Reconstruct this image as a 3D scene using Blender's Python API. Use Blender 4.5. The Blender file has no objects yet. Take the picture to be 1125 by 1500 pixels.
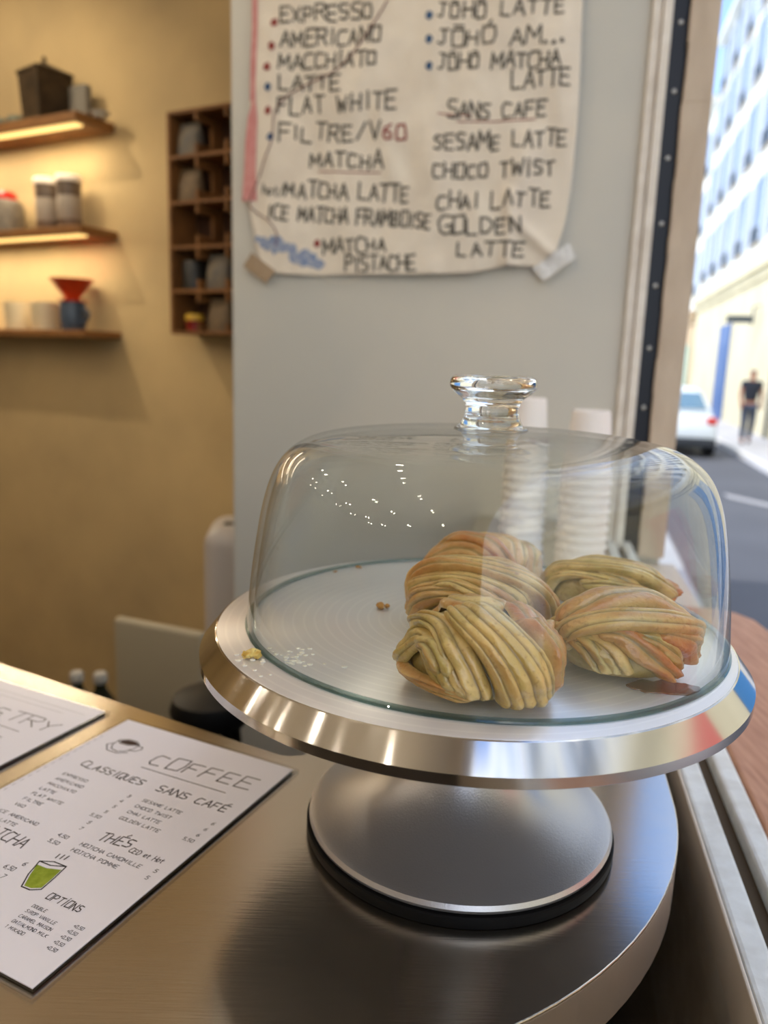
import bpy, bmesh, math, random
from math import pi, sin, cos, radians, sqrt
from mathutils import Vector as V, Matrix, noise
random.seed(7)
sc = bpy.context.scene
C = sc.collection

# ------------------------------------------------------------------ camera
FPX, PITCH, ROLL, CZ = 1120.8, .1936, .0327, 1.3209
FW = V((0, cos(PITCH), -sin(PITCH)))
_u0 = V((0, sin(PITCH), cos(PITCH))); _r0 = V((1, 0, 0))
RT = _r0*cos(ROLL) + _u0*sin(ROLL)
UP = _u0*cos(ROLL) - _r0*sin(ROLL)
EYE = V((0, 0, CZ))
cd = bpy.data.cameras.new('camera'); cam = bpy.data.objects.new('camera', cd); C.objects.link(cam)
cd.sensor_fit = 'VERTICAL'; cd.sensor_height = 36; cd.lens = FPX/1500*36
cd.clip_start = .02; cd.clip_end = 500
cd.dof.use_dof = True; cd.dof.focus_distance = .352; cd.dof.aperture_fstop = 7.2
M3 = Matrix((RT, UP, -FW)).transposed()
cam.matrix_world = Matrix.Translation(EYE) @ M3.to_4x4()
sc.camera = cam

# ------------------------------------------------------------------ view, world, sun
sc.view_settings.view_transform = 'Standard'; sc.view_settings.look = 'None'
sc.view_settings.gamma = 1; sc.view_settings.use_curve_mapping = False
sc.view_settings.exposure = 1.25
sc.cycles.use_denoising = True
sc.cycles.max_bounces = 12; sc.cycles.transparent_max_bounces = 24
sc.cycles.glossy_bounces = 6; sc.cycles.transmission_bounces = 12
sc.cycles.caustics_refractive = True; sc.cycles.blur_glossy = .5
sc.cycles.sample_clamp_indirect = 6

CLOUD_SHIFT = (4.2, 9.1, 4)
SKY_STRENGTH = 1.25
SUN_STRENGTH = 1.6
BULB_STRENGTH = 68
SPOT_POWER = 15
LED_STRENGTH = .62
LED_POWER = 2.9
wd = bpy.data.worlds.new('sky'); sc.world = wd; wd.use_nodes = True
nt = wd.node_tree; nt.nodes.clear()
def N(t, kind, **kw):
    n = t.nodes.new(kind)
    for k, v in kw.items(): setattr(n, k, v)
    return n
tc = N(nt, 'ShaderNodeTexCoord'); sep = N(nt, 'ShaderNodeSeparateXYZ')
nt.links.new(tc.outputs['Generated'], sep.inputs[0])
rmp = N(nt, 'ShaderNodeValToRGB')
rmp.color_ramp.elements[0].position = .0; rmp.color_ramp.elements[0].color = (.40, .52, .66, 1)
rmp.color_ramp.elements[1].position = .55; rmp.color_ramp.elements[1].color = (.075, .19, .50, 1)
nt.links.new(sep.outputs['Z'], rmp.inputs[0])
cn = N(nt, 'ShaderNodeTexNoise'); cn.inputs['Scale'].default_value = 4.5; cn.inputs['Detail'].default_value = 6
mpc = N(nt, 'ShaderNodeMapping'); mpc.inputs['Location'].default_value = CLOUD_SHIFT; nt.links.new(tc.outputs['Generated'], mpc.inputs[0]); nt.links.new(mpc.outputs[0], cn.inputs['Vector'])
cr = N(nt, 'ShaderNodeValToRGB'); cr.color_ramp.elements[0].position = .45; cr.color_ramp.elements[1].position = .57
nt.links.new(cn.outputs['Fac'], cr.inputs[0])
mx = N(nt, 'ShaderNodeMix', data_type='RGBA'); mx.inputs['B'].default_value = (1.10, 1.12, 1.12, 1)
nt.links.new(cr.outputs['Color'], mx.inputs['Factor']); nt.links.new(rmp.outputs['Color'], mx.inputs['A'])
bg = N(nt, 'ShaderNodeBackground'); bg.inputs['Strength'].default_value = SKY_STRENGTH
nt.links.new(mx.outputs['Result'], bg.inputs['Color'])
wo = N(nt, 'ShaderNodeOutputWorld'); nt.links.new(bg.outputs[0], wo.inputs[0])
sl = bpy.data.lights.new('sun', 'SUN'); so = bpy.data.objects.new('sun', sl); C.objects.link(so)
sl.energy = SUN_STRENGTH; sl.angle = .02; sl.color = (1, .95, .86)
so.rotation_euler = V((.80, .20, -.95)).to_track_quat('-Z', 'Y').to_euler(); so.location = (-3, -2, 9)

# ------------------------------------------------------------------ frames of reference in the room
AZ = .203
UU = V((sin(AZ), cos(AZ), 0)); NN = V((cos(AZ), -sin(AZ), 0))          # along / out of the window wall
def W(s, a, z): return UU*s + NN*a + V((0, 0, z))
AZS = .25
US = V((sin(AZS), cos(AZS), 0)); NS = V((cos(AZS), -sin(AZS), 0))      # along / across the street
def S(s, a, z): return US*s + NS*a + V((0, 0, z))
BW = V((-sin(radians(62.5)), cos(radians(62.5)), 0)); BN = V((BW.y, -BW.x, 0))
B0 = V((-1.072, 2.6, 0))
def B(w, d, z): return B0 + BW*w - BN*d + V((0, 0, z))                  # along the beige wall / out of it
CT = 1.05                                                             # counter top
PS = 1.392                                                            # menu wall plane (distance along the window wall)
def ray(x, y): return FW + RT*((x-562.5)/FPX) - UP*((y-750)/FPX)
def on_z(x, y, z):
    d = ray(x, y); return EYE + d*((z-CZ)/d.z)
def on_plane(x, y, p, n):
    d = ray(x, y); return EYE + d*((p-EYE).dot(n)/d.dot(n))

# ------------------------------------------------------------------ materials
def lin(c):
    return tuple((x/255/12.92 if x/255 <= .04045 else ((x/255+.055)/1.055)**2.4) for x in c) + (1,)
MATS = {}
def mat(name, col, rough=.6, metal=0, col2=None, nscale=8, bump=0, bscale=60, emis=None, estr=0, coat=0, spec=None, stretch=None, thresh=(.35, .65), trans=0, ior=1.45, sub=0):
    if name in MATS: return MATS[name]
    m = bpy.data.materials.new(name); m.use_nodes = True; t = m.node_tree; t.nodes.clear()
    out = N(t, 'ShaderNodeOutputMaterial'); b = N(t, 'ShaderNodeBsdfPrincipled'); t.links.new(b.outputs[0], out.inputs[0])
    b.inputs['Base Color'].default_value = lin(col); b.inputs['Roughness'].default_value = rough; b.inputs['Metallic'].default_value = metal
    b.inputs['Coat Weight'].default_value = coat; b.inputs['Coat Roughness'].default_value = .15
    if spec is not None: b.inputs['Specular IOR Level'].default_value = spec
    b.inputs['Transmission Weight'].default_value = trans; b.inputs['IOR'].default_value = ior
    g = N(t, 'ShaderNodeTexCoord'); vec = g.outputs['Object']
    if stretch:
        mp = N(t, 'ShaderNodeMapping'); mp.inputs['Scale'].default_value = stretch; t.links.new(vec, mp.inputs[0]); vec = mp.outputs[0]
    if col2:
        n = N(t, 'ShaderNodeTexNoise'); n.inputs['Scale'].default_value = nscale; n.inputs['Detail'].default_value = 5; t.links.new(vec, n.inputs['Vector'])
        r = N(t, 'ShaderNodeValToRGB'); r.color_ramp.elements[0].position = thresh[0]; r.color_ramp.elements[1].position = thresh[1]
        r.color_ramp.elements[0].color = lin(col); r.color_ramp.elements[1].color = lin(col2)
        t.links.new(n.outputs['Fac'], r.inputs[0]); t.links.new(r.outputs[0], b.inputs['Base Color'])
    if bump:
        n2 = N(t, 'ShaderNodeTexNoise'); n2.inputs['Scale'].default_value = bscale; n2.inputs['Detail'].default_value = 4; t.links.new(vec, n2.inputs['Vector'])
        bp = N(t, 'ShaderNodeBump'); bp.inputs['Strength'].default_value = bump; bp.inputs['Distance'].default_value = .002
        t.links.new(n2.outputs['Fac'], bp.inputs['Height']); t.links.new(bp.outputs[0], b.inputs['Normal'])
    if emis:
        b.inputs['Emission Color'].default_value = lin(emis); b.inputs['Emission Strength'].default_value = estr
    MATS[name] = m; return m

def steel(name, col, rough, dr, scale=(1, 1, 1), nscale=30, bump=.05, aniso=0):
    """brushed metal: fine lines in one direction, patchy gloss"""
    m = bpy.data.materials.new(name); m.use_nodes = True; t = m.node_tree; b = t.nodes['Principled BSDF']
    b.inputs['Base Color'].default_value = lin(col); b.inputs['Metallic'].default_value = 1
    g = N(t, 'ShaderNodeTexCoord'); mp = N(t, 'ShaderNodeMapping'); mp.inputs['Scale'].default_value = scale
    mp.inputs['Rotation'].default_value = (0, 0, -.49)
    t.links.new(g.outputs['Object'], mp.inputs[0])
    n = N(t, 'ShaderNodeTexNoise'); n.inputs['Scale'].default_value = nscale; n.inputs['Detail'].default_value = 6; t.links.new(mp.outputs[0], n.inputs['Vector'])
    n2 = N(t, 'ShaderNodeTexNoise'); n2.inputs['Scale'].default_value = 9; n2.inputs['Detail'].default_value = 4; t.links.new(g.outputs['Object'], n2.inputs['Vector'])
    ad = N(t, 'ShaderNodeMath', operation='MULTIPLY_ADD'); ad.inputs[1].default_value = dr; ad.inputs[2].default_value = rough - dr*.5
    mxn = N(t, 'ShaderNodeMath', operation='ADD'); ml = N(t, 'ShaderNodeMath', operation='MULTIPLY'); ml.inputs[1].default_value = .5
    t.links.new(n.outputs['Fac'], mxn.inputs[0]); t.links.new(n2.outputs['Fac'], mxn.inputs[1]); t.links.new(mxn.outputs[0], ml.inputs[0])
    t.links.new(ml.outputs[0], ad.inputs[0]); t.links.new(ad.outputs[0], b.inputs['Roughness'])
    bp = N(t, 'ShaderNodeBump'); bp.inputs['Strength'].default_value = bump; bp.inputs['Distance'].default_value = .001
    t.links.new(n.outputs['Fac'], bp.inputs['Height']); t.links.new(bp.outputs[0], b.inputs['Normal'])
    MATS[name] = m; return m

def clear(name, tint=(.97, .985, .98), f0=.045, rough=0):
    """thin clear glass: light passes, the surface mirrors more at grazing angles"""
    m = bpy.data.materials.new(name); m.use_nodes = True; t = m.node_tree; t.nodes.clear()
    out = N(t, 'ShaderNodeOutputMaterial'); tr = N(t, 'ShaderNodeBsdfTransparent'); gl = N(t, 'ShaderNodeBsdfGlossy'); mixs = N(t, 'ShaderNodeMixShader')
    tr.inputs[0].default_value = tint + (1,); gl.inputs['Roughness'].default_value = rough
    g = N(t, 'ShaderNodeNewGeometry'); dt = N(t, 'ShaderNodeVectorMath', operation='DOT_PRODUCT')
    t.links.new(g.outputs['Normal'], dt.inputs[0]); t.links.new(g.outputs['Incoming'], dt.inputs[1])
    ab = N(t, 'ShaderNodeMath', operation='ABSOLUTE'); t.links.new(dt.outputs['Value'], ab.inputs[0])
    om = N(t, 'ShaderNodeMath', operation='SUBTRACT'); om.inputs[0].default_value = 1; t.links.new(ab.outputs[0], om.inputs[1])
    pw = N(t, 'ShaderNodeMath', operation='POWER'); pw.inputs[1].default_value = 5; t.links.new(om.outputs[0], pw.inputs[0])
    ma = N(t, 'ShaderNodeMath', operation='MULTIPLY_ADD'); ma.inputs[1].default_value = 1-f0; ma.inputs[2].default_value = f0; t.links.new(pw.outputs[0], ma.inputs[0])
    t.links.new(ma.outputs[0], mixs.inputs[0]); t.links.new(tr.outputs[0], mixs.inputs[1]); t.links.new(gl.outputs[0], mixs.inputs[2]); t.links.new(mixs.outputs[0], out.inputs[0])
    MATS[name] = m; return m

M_plaster = mat('beige_limewash_plaster', (198, 172, 124), .85, col2=(170, 148, 108), nscale=1.9, bump=.25, bscale=18)
M_pier = mat('grey_limewash_plaster', (204, 200, 189), .8, col2=(188, 188, 182), nscale=2.2, bump=.25, bscale=14)
M_ceil = mat('ceiling_paint', (222, 210, 190), .9)
M_floor = mat('dark_floor', (74, 66, 58), .6, col2=(60, 54, 48), nscale=5)
M_counter = steel('brushed_counter_steel', (214, 206, 194), .20, .16, (3, 60, 1), 14, .05)
M_edge = steel('brushed_edge_steel', (206, 196, 186), .42, .12, (40, 40, 3), 10, .05)
M_plate = steel('scratched_aluminium', (226, 226, 229), .34, .2, (1, 1, 1), 26, .06)
M_rim = steel('turned_aluminium', (196, 194, 192), .13, .03, (1, 1, 14), 12, .0)
def turned(m, amt):
    t = m.node_tree; b = t.nodes['Principled BSDF']; tg = N(t, 'ShaderNodeTangent'); tg.direction_type = 'RADIAL'; tg.axis = 'Z'
    t.links.new(tg.outputs[0], b.inputs['Tangent']); b.inputs['Anisotropic'].default_value = amt; b.inputs['Anisotropic Rotation'].default_value = .25
def rings(m):
    t = m.node_tree; b = t.nodes['Principled BSDF']; g = N(t, 'ShaderNodeTexCoord'); w = N(t, 'ShaderNodeTexWave'); w.wave_type = 'RINGS'; w.rings_direction = 'Z'
    w.inputs['Scale'].default_value = 52; w.inputs['Distortion'].default_value = .5; w.inputs['Detail'].default_value = 2; t.links.new(g.outputs['Object'], w.inputs['Vector'])
    r = N(t, 'ShaderNodeValToRGB'); r.color_ramp.elements[0].position = .80; r.color_ramp.elements[1].position = 1; r.color_ramp.elements[0].color = lin((222, 222, 226)); r.color_ramp.elements[1].color = lin((229, 229, 232))
    t.links.new(w.outputs['Fac'], r.inputs[0]); t.links.new(r.outputs[0], b.inputs['Base Color'])
rings(M_plate)
turned(M_rim, .88); turned(M_plate, .6); M_plate.node_tree.nodes['Principled BSDF'].inputs['Metallic'].default_value = .6
tv = N(M_counter.node_tree, 'ShaderNodeCombineXYZ'); tv.inputs[0].default_value = .476; tv.inputs[1].default_value = .879
_cb = M_counter.node_tree.nodes['Principled BSDF']; _cb.inputs['Anisotropic'].default_value = .7
M_counter.node_tree.links.new(tv.outputs[0], _cb.inputs['Tangent'])
M_ped = mat('grey_hammered_enamel', (186, 186, 190), .34, .8, bump=.10, bscale=1100)
M_rub = mat('black_rubber', (9, 9, 10), .6, spec=.12)
M_glass = clear('clear_dome_glass', f0=.026)
M_knob = mat('solid_clear_glass', (250, 253, 252), 0, trans=1, ior=1.5)
M_body = mat('dark_counter_front', (42, 39, 37), .7)
M_paper = mat('printed_card_paper', (230, 228, 238), .55, coat=.25)
M_sleeve = clear('clear_plastic_sleeve', (.90, .90, .90), .06, .12)
M_ink = mat('black_ink', (34, 32, 36), .7)
M_pencil = mat('soft_pencil_ink', (74, 68, 70), .7)
M_green = mat('matcha_green_ink', (128, 148, 22), .7, col2=(150, 166, 50), nscale=240)
M_brown = mat('coffee_brown_ink', (62, 40, 30), .7)
M_cloth = mat('unbleached_calico', (228, 219, 204), .95, col2=(218, 208, 193), nscale=14, bump=.2, bscale=700)
M_mark = mat('charcoal_marker', (84, 81, 74), .9, col2=(112, 107, 98), nscale=160)
M_redm = mat('dull_red_marker', (146, 70, 66), .9)
M_bluem = mat('blue_marker', (58, 88, 124), .9)
M_blue2 = mat('blue_paint_smear', (112, 134, 172), .95, col2=(160, 166, 182), nscale=90)
M_pink = mat('pink_ribbon', (208, 150, 146), .9, col2=(196, 130, 128), nscale=60)
M_thread = mat('faded_red_thread', (120, 82, 76), .9)
M_tapeb = mat('brown_paper_tape', (160, 138, 112), .7)
M_tapew = mat('shiny_white_tape', (214, 214, 212), .25, bump=.5, bscale=120)
M_white = mat('cream_window_paint', (230, 224, 214), .5, col2=(214, 206, 194), nscale=30)
M_sillp = mat('chipped_white_paint', (228, 231, 230), .5, col2=(212, 213, 210), nscale=60, bump=.4, bscale=120)
M_seal = mat('black_metal_rebate', (24, 26, 32), .32, .4)
M_screw = mat('screw_steel', (205, 205, 200), .3, .9)
M_post = mat('worn_taupe_post', (200, 184, 164), .85, col2=(186, 169, 149), nscale=30, bump=.5, bscale=90, stretch=(1, 1, .3))
M_panel = mat('grey_brown_panelling', (214, 203, 188), .6)
M_groove = mat('dark_brown_groove', (84, 70, 52), .9)  # plain dark brown, set against the white sill strips
M_ledge = mat('reddish_board_wood', (190, 140, 108), .5, col2=(166, 114, 82), nscale=14, stretch=(14, 1.5, 6))
M_wood = mat('warm_shelf_oak', (146, 100, 52), .6, col2=(120, 80, 40), nscale=9, stretch=(2, 2, 22))
M_wood2 = mat('dark_crate_wood', (134, 90, 46), .65, col2=(110, 72, 36), nscale=10)
M_crback = mat('crate_back_board', (72, 44, 24), .8)
M_led = mat('warm_led', (255, 214, 150), .5, emis=(255, 216, 132), estr=LED_STRENGTH)
M_cup = mat('white_paper_cup', (236, 231, 227), .6)
M_appl = mat('pale_grey_plastic', (178, 172, 168), .4)
M_dark = mat('black_plastic', (16, 15, 15), .5)
M_cream = mat('cream_panel', (176, 164, 138), .5)

# ------------------------------------------------------------------ mesh tools
class MB:
    def __init__(self): self.v = []; self.f = []; self.mi = []; self.col = []
    def add(self, vs, fs, mi=0):
        o = len(self.v); self.v += [V(p) for p in vs]; self.f += [[i+o for i in f] for f in fs]; self.mi += [mi]*len(fs); return self
    def box(self, x0, x1, y0, y1, z0, z1, T=None, mi=0):
        T = T or (lambda a, b, c: V((a, b, c)))
        vs = [T(x, y, z) for z in (z0, z1) for y in (y0, y1) for x in (x0, x1)]
        return self.add(vs, [(0, 2, 3, 1), (4, 5, 7, 6), (0, 1, 5, 4), (2, 6, 7, 3), (0, 4, 6, 2), (1, 3, 7, 5)], mi)
    def lathe(self, prof, c=(0, 0, 0), n=64, mi=0, close=True, axis=None):
        c = V(c); vs = []; fs = []; k = len(prof)
        for i in range(n):
            a = 2*pi*i/n
            for r, z in prof: vs.append(c + V((r*cos(a), r*sin(a), z)))
        for i in range(n):
            j = (i+1) % n
            for q in range(k-1): fs.append((i*k+q, j*k+q, j*k+q+1, i*k+q+1))
        if close:
            if prof[0][0] > 1e-6: fs.append([i*k for i in range(n)][::-1])
            if prof[-1][0] > 1e-6: fs.append([i*k+k-1 for i in range(n)])
        return self.add(vs, fs, mi)
    def prism(self, poly, z0, z1, mi=0, T=None):
        T = T or (lambda a, b, c: V((a, b, c))); n = len(poly)
        vs = [T(x, y, z0) for x, y in poly] + [T(x, y, z1) for x, y in poly]
        fs = [tuple(range(n))[::-1], tuple(range(n, 2*n))] + [(i, (i+1) % n, n+(i+1) % n, n+i) for i in range(n)]
        return self.add(vs, fs, mi)
    def tube(self, pts, r, n=8, mi=0):
        pts = [V(p) for p in pts]; rr = r if isinstance(r, (list, tuple)) else [r]*len(pts); vs = []; fs = []
        for i, p in enumerate(pts):
            t = (pts[min(i+1, len(pts)-1)] - pts[max(i-1, 0)]).normalized()
            a = t.cross(V((0, 0, 1)) if abs(t.z) < .9 else V((1, 0, 0))).normalized(); b = t.cross(a)
            vs += [p + (a*cos(2*pi*k/n) + b*sin(2*pi*k/n))*rr[i] for k in range(n)]
        for i in range(len(pts)-1):
            for k in range(n): fs.append((i*n+k, i*n+(k+1) % n, (i+1)*n+(k+1) % n, (i+1)*n+k))
        fs.append(tuple(range(n))[::-1]); fs.append(tuple((len(pts)-1)*n+k for k in range(n)))
        return self.add(vs, fs, mi)
    def ball(self, c, r, n=12, mi=0, sq=(1, 1, 1)):
        c = V(c); vs = [c+V((0, 0, -r*sq[2]))]; m = n//2
        for j in range(1, m):
            e = -pi/2+pi*j/m
            for i in range(n): vs.append(c+V((r*cos(e)*cos(2*pi*i/n)*sq[0], r*cos(e)*sin(2*pi*i/n)*sq[1], r*sin(e)*sq[2])))
        vs.append(c+V((0, 0, r*sq[2]))); fs = []
        for i in range(n): fs.append((0, 1+(i+1) % n, 1+i)); fs.append((len(vs)-1, 1+(m-2)*n+i, 1+(m-2)*n+(i+1) % n))
        for j in range(m-2):
            for i in range(n): fs.append((1+j*n+i, 1+j*n+(i+1) % n, 1+(j+1)*n+(i+1) % n, 1+(j+1)*n+i))
        return self.add(vs, fs, mi)

def wloc(o):
    l = V((0, 0, 0))
    while o: l = l + V(o.location); o = o.parent
    return l
def obj(name, mb, m, parent=None, loc=None, smooth=False, bevel=0, seg=2):
    """one mesh object; mb is in world coordinates, the origin goes to loc (or the parent's origin)"""
    org = wloc(parent) if parent else V((0, 0, 0))
    L = V(loc) if loc is not None else org
    me = bpy.data.meshes.new(name); me.from_pydata([tuple(p-L) for p in mb.v], [], mb.f); me.update()
    for x in (m if isinstance(m, list) else [m]): me.materials.append(x)
    for i, p in enumerate(me.polygons): p.material_index = mb.mi[i]; p.use_smooth = bool(smooth)
    if mb.col:
        at = me.attributes.new('tone', 'FLOAT_COLOR', 'POINT')
        for i, c in enumerate(mb.col): at.data[i].color = c
    bm = bmesh.new(); bm.from_mesh(me); bmesh.ops.recalc_face_normals(bm, faces=bm.faces); bm.to_mesh(me); bm.free()
    o = bpy.data.objects.new(name, me); C.objects.link(o); o.location = L - org
    if parent: o.parent = parent
    if bevel:
        b = o.modifiers.new('bevel', 'BEVEL'); b.width = bevel; b.segments = seg; b.limit_method = 'ANGLE'
    if smooth:
        split = smooth if smooth is not True else 40
        try:
            e = o.modifiers.new('split', 'EDGE_SPLIT'); e.split_angle = radians(split)
        except Exception: pass
    return o
def tag(o, label=None, cat=None, group=None, kind=None):
    if label: o['label'] = label
    if cat: o['category'] = cat
    if group: o['group'] = group
    if kind: o['kind'] = kind
    return o
def thing(name, label, cat, loc, group=None):
    o = bpy.data.objects.new(name, None); C.objects.link(o); o.location = loc; o.empty_display_size = .05
    return tag(o, label, cat, group)
def struct(name, mb, m, parent=None, **k):
    o = obj(name, mb, m, parent, **k)
    if not parent: o['kind'] = 'structure'
    return o
def dup(root, loc, label=None, group=None):
    r = root.copy(); C.objects.link(r); r.location = loc
    if label: r['label'] = label
    if group: r['group'] = group
    for ch in list(root.children):
        c = ch.copy(); C.objects.link(c); c.parent = r
        for g in list(ch.children):
            d = g.copy(); C.objects.link(d); d.parent = c
    return r

# ------------------------------------------------------------------ a hand-drawn stroke alphabet (4 wide, 6 high)
G = {
'A': ['0,0 2,6 4,0', '.8,2.2 3.2,2.2'], 'B': ['0,0 0,6 2.6,6 3.4,5 2.6,3.2 0,3.2', '2.6,3.2 3.8,1.8 2.8,0 0,0'], 'C': ['3.8,5.6 1,6 0,4.4 0,1.4 1,0 3.8,.3'],
'D': ['0,0 0,6 2.4,5.6 3.8,3.8 3.6,1.6 2.2,.2 0,0'], 'E': ['3.6,6 0,6 0,0 3.6,0', '0,3.1 2.9,3.1'], 'F': ['3.6,6 0,6 0,0', '0,3.1 2.9,3.1'],
'G': ['3.8,5.6 1,6 0,4.2 .2,1 1.4,0 3.6,.4 3.7,2.8 2.2,2.8'], 'H': ['0,0 0,6', '3.7,0 3.7,6', '0,3 3.7,3'], 'I': ['1.2,0 1.2,6'], 'J': ['1,6 4,6', '2.7,6 2.7,1 1.8,0 .4,.5'],
'K': ['0,0 0,6', '3.6,6 0,2.8 3.7,0'], 'L': ['0,6 0,0 3.4,0'], 'M': ['0,0 .2,6 2.2,2 4.2,6 4.4,0'], 'N': ['0,0 0,6 3.6,0 3.6,6'], 'O': ['.4,0 0,3 .2,5.8 3.4,6 3.8,3 3.5,.2 .4,0'],
'P': ['0,0 0,6 3.2,5.8 3.6,4.2 2.8,2.9 0,2.8'], 'Q': ['.4,0 0,3 .2,5.8 3.4,6 3.8,3 3.5,.2 .4,0', '2.3,1.6 4,-.6'], 'R': ['0,0 0,6 3.2,5.8 3.5,4.3 2.7,3.1 0,2.9', '1.6,3 3.8,0'],
'S': ['3.7,5.7 1,6 .1,4.8 .8,3.3 3.2,2.7 3.7,1.2 2.6,0 0,.3'], 'T': ['0,6 4,6', '2,6 2,0'], 'U': ['0,6 .1,1 1,0 2.8,0 3.6,1 3.7,6'], 'V': ['0,6 1.9,0 3.8,6'], 'W': ['0,6 1,0 2.4,4 3.6,0 4.8,6'],
'X': ['0,0 3.7,6', '0,6 3.7,0'], 'Y': ['0,6 1.9,3.2 3.8,6', '1.9,3.2 1.8,0'], 'Z': ['0,6 3.7,6 0,0 3.7,0'],
'0': ['.4,0 0,3 .3,5.8 3.2,6 3.6,3 3.3,.2 .4,0'], '1': ['.4,4.6 1.8,6 1.8,0'], '2': ['0,5 1.4,6 3.2,5.2 3,3.6 0,0 3.6,0'], '3': ['0,6 3.2,5.6 3,3.8 1.2,3.2 3.3,2.6 3.3,.8 1.8,0 0,.4'],
'4': ['2.8,0 2.8,6 0,2 3.8,2'], '5': ['3.4,6 .4,6 .2,3.4 2.6,3.6 3.5,2 2.6,.2 0,.3'], '6': ['3.2,5.8 .8,4.4 0,1.8 1,0 3,.2 3.4,1.8 2.2,3.2 .3,2.4'], '7': ['0,6 3.6,6 1.2,0'],
'/': ['0,-.4 3,6.4'], '+': ['0,2.6 3,2.6', '1.5,1 1.5,4.2'], ',': ['.8,.4 .3,-1'], '.': ['.3,0 .9,0 .9,.6 .3,.6 .3,0'], ' ': [], '-': ['0,3 2.4,3'],
'a': ['3,3.4 1,3.8 0,2 .8,0 2.4,.4 3,3.4 3.2,0'], 'e': ['.2,2 3,2.2 2.2,3.8 .6,3.4 0,1.6 1,0 3,.6'], 'o': ['.8,0 0,2 1,3.8 2.6,3.6 3,1.6 .8,0'], 't': ['1.4,5.4 1.4,.6 2.6,0', '0,3.8 2.8,3.8'], 'h': ['0,6 0,0', '0,2.6 1.6,3.8 2.8,3 2.8,0'],
}
def glyph(ch):
    acc = None
    if ch in 'ÉÓŌÏ': acc = ch; ch = {'É': 'E', 'Ó': 'O', 'Ō': 'O', 'Ï': 'I'}[ch]
    st = [[tuple(float(q) for q in p.split(',')) for p in s.split()] for s in G[ch]]
    if acc == 'É' or acc == 'Ó': st.append([(1.4, 6.9), (2.6, 8.2)])
    if acc == 'Ō': st.append([(.6, 7.4), (3.2, 7.4)])
    if acc == 'Ï': st += [[(1, 7.2), (1.4, 7.4)]]
    wdt = {'I': 2.2, 'Ï': 2.2, 'M': 4.8, 'W': 5.0, ' ': 3.2, '.': 1.4, ',': 1.2, '1': 2.4, '/': 3.2}.get(acc or ch, 3.9 if ch.isupper() or ch.isdigit() else 3.2)
    return st, wdt
def text_strokes(txt, p0, p1, cap, up=None, jit=.12, gap=1.1, rnd=None):
    """strokes of txt fitted between the baseline ends p0 and p1 (2-D), cap = letter height"""
    rnd = rnd or random
    x = 0; raw = []
    for ch in txt:
        st, w = glyph(ch); dy = rnd.uniform(-1, 1)*jit*2; sc_ = 1+rnd.uniform(-1, 1)*jit*.5
        for s in st: raw.append([(x+a*sc_+rnd.uniform(-1, 1)*jit, b*sc_+dy+rnd.uniform(-1, 1)*jit) for a, b in s])
        x += w+gap
    tot = max(x-gap, .1); d = (p1[0]-p0[0], p1[1]-p0[1]); L = math.hypot(*d); e = (d[0]/L, d[1]/L)
    up = up or (-e[1], e[0])
    return [[(p0[0]+e[0]*a*L/tot+up[0]*b*cap/6, p0[1]+e[1]*a*L/tot+up[1]*b*cap/6) for a, b in s] for s in raw]
def ink(mb, strokes, width, T, step=.004, mi=0):
    """flat ink ribbons; T maps a plane point to the surface"""
    for s in strokes:
        for (ax, ay), (bx, by) in zip(s[:-1], s[1:]):
            L = math.hypot(bx-ax, by-ay)
            if L < 1e-7: continue
            ex, ey = (bx-ax)/L, (by-ay)/L; h = width/2; n = max(1, int(L/step)); vs = []
            for i in range(n+1):
                q = -h*.6 + (L+h*1.2)*i/n
                px, py = ax+ex*q, ay+ey*q
                vs += [T(px-ey*h, py+ex*h), T(px+ey*h, py-ex*h)]
            mb.add(vs, [(2*i, 2*i+1, 2*i+3, 2*i+2) for i in range(n)], mi)
def blob(mb, cx, cy, rx, ry, T, n=14, mi=0, wob=.15):
    pts = [(cx+rx*cos(2*pi*i/n)*(1+random.uniform(-wob, wob)), cy+ry*sin(2*pi*i/n)*(1+random.uniform(-wob, wob))) for i in range(n)]
    mb.add([T(*p) for p in pts], [tuple(range(n))], mi)
def lerp(a, b, t): return a+(b-a)*t
def catmull(P, n):
    P = [V(p) for p in P]; out = []
    for i in range(len(P)-1):
        p0, p1, p2, p3 = P[max(i-1, 0)], P[i], P[i+1], P[min(i+2, len(P)-1)]
        for k in range(n):
            t = k/n; out.append(.5*((2*p1)+(p2-p0)*t+(2*p0-5*p1+4*p2-p3)*t*t+(3*p1-p0-3*p2+p3)*t**3))
    out.append(P[-1]); return out

# ================================================================== ROOM SHELL
struct('floor', MB().box(-4, 5.5, -4.2, .24, -.06, 0, W), M_floor)
struct('ceiling', MB().box(-4, 5.5, -4.2, .24, 2.85, 2.95, W), M_ceil)
struct('wall_back', MB().box(-1.2, 4.2, -.1, 0, 0, 2.85, B), M_plaster)
struct('wall_left', MB().box(-4, 5.5, -4.2, -4.1, 0, 2.85, W), M_plaster)
struct('wall_rear', MB().box(-4.1, -4, -4.2, .24, 0, 2.85, W), M_plaster)
struct('wall_front', MB().box(PS, PS+1.6, -.592, .2165, 0, 2.85, W), M_pier, bevel=.006)
mb = MB().box(-3.7, PS, .132, .24, 0, .985, W).box(-4, -3.7, .119, .24, 0, 2.85, W).box(-3.7, PS, .119, .24, 2.7, 2.85, W)
struct('wall_right', mb, M_panel)
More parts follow.
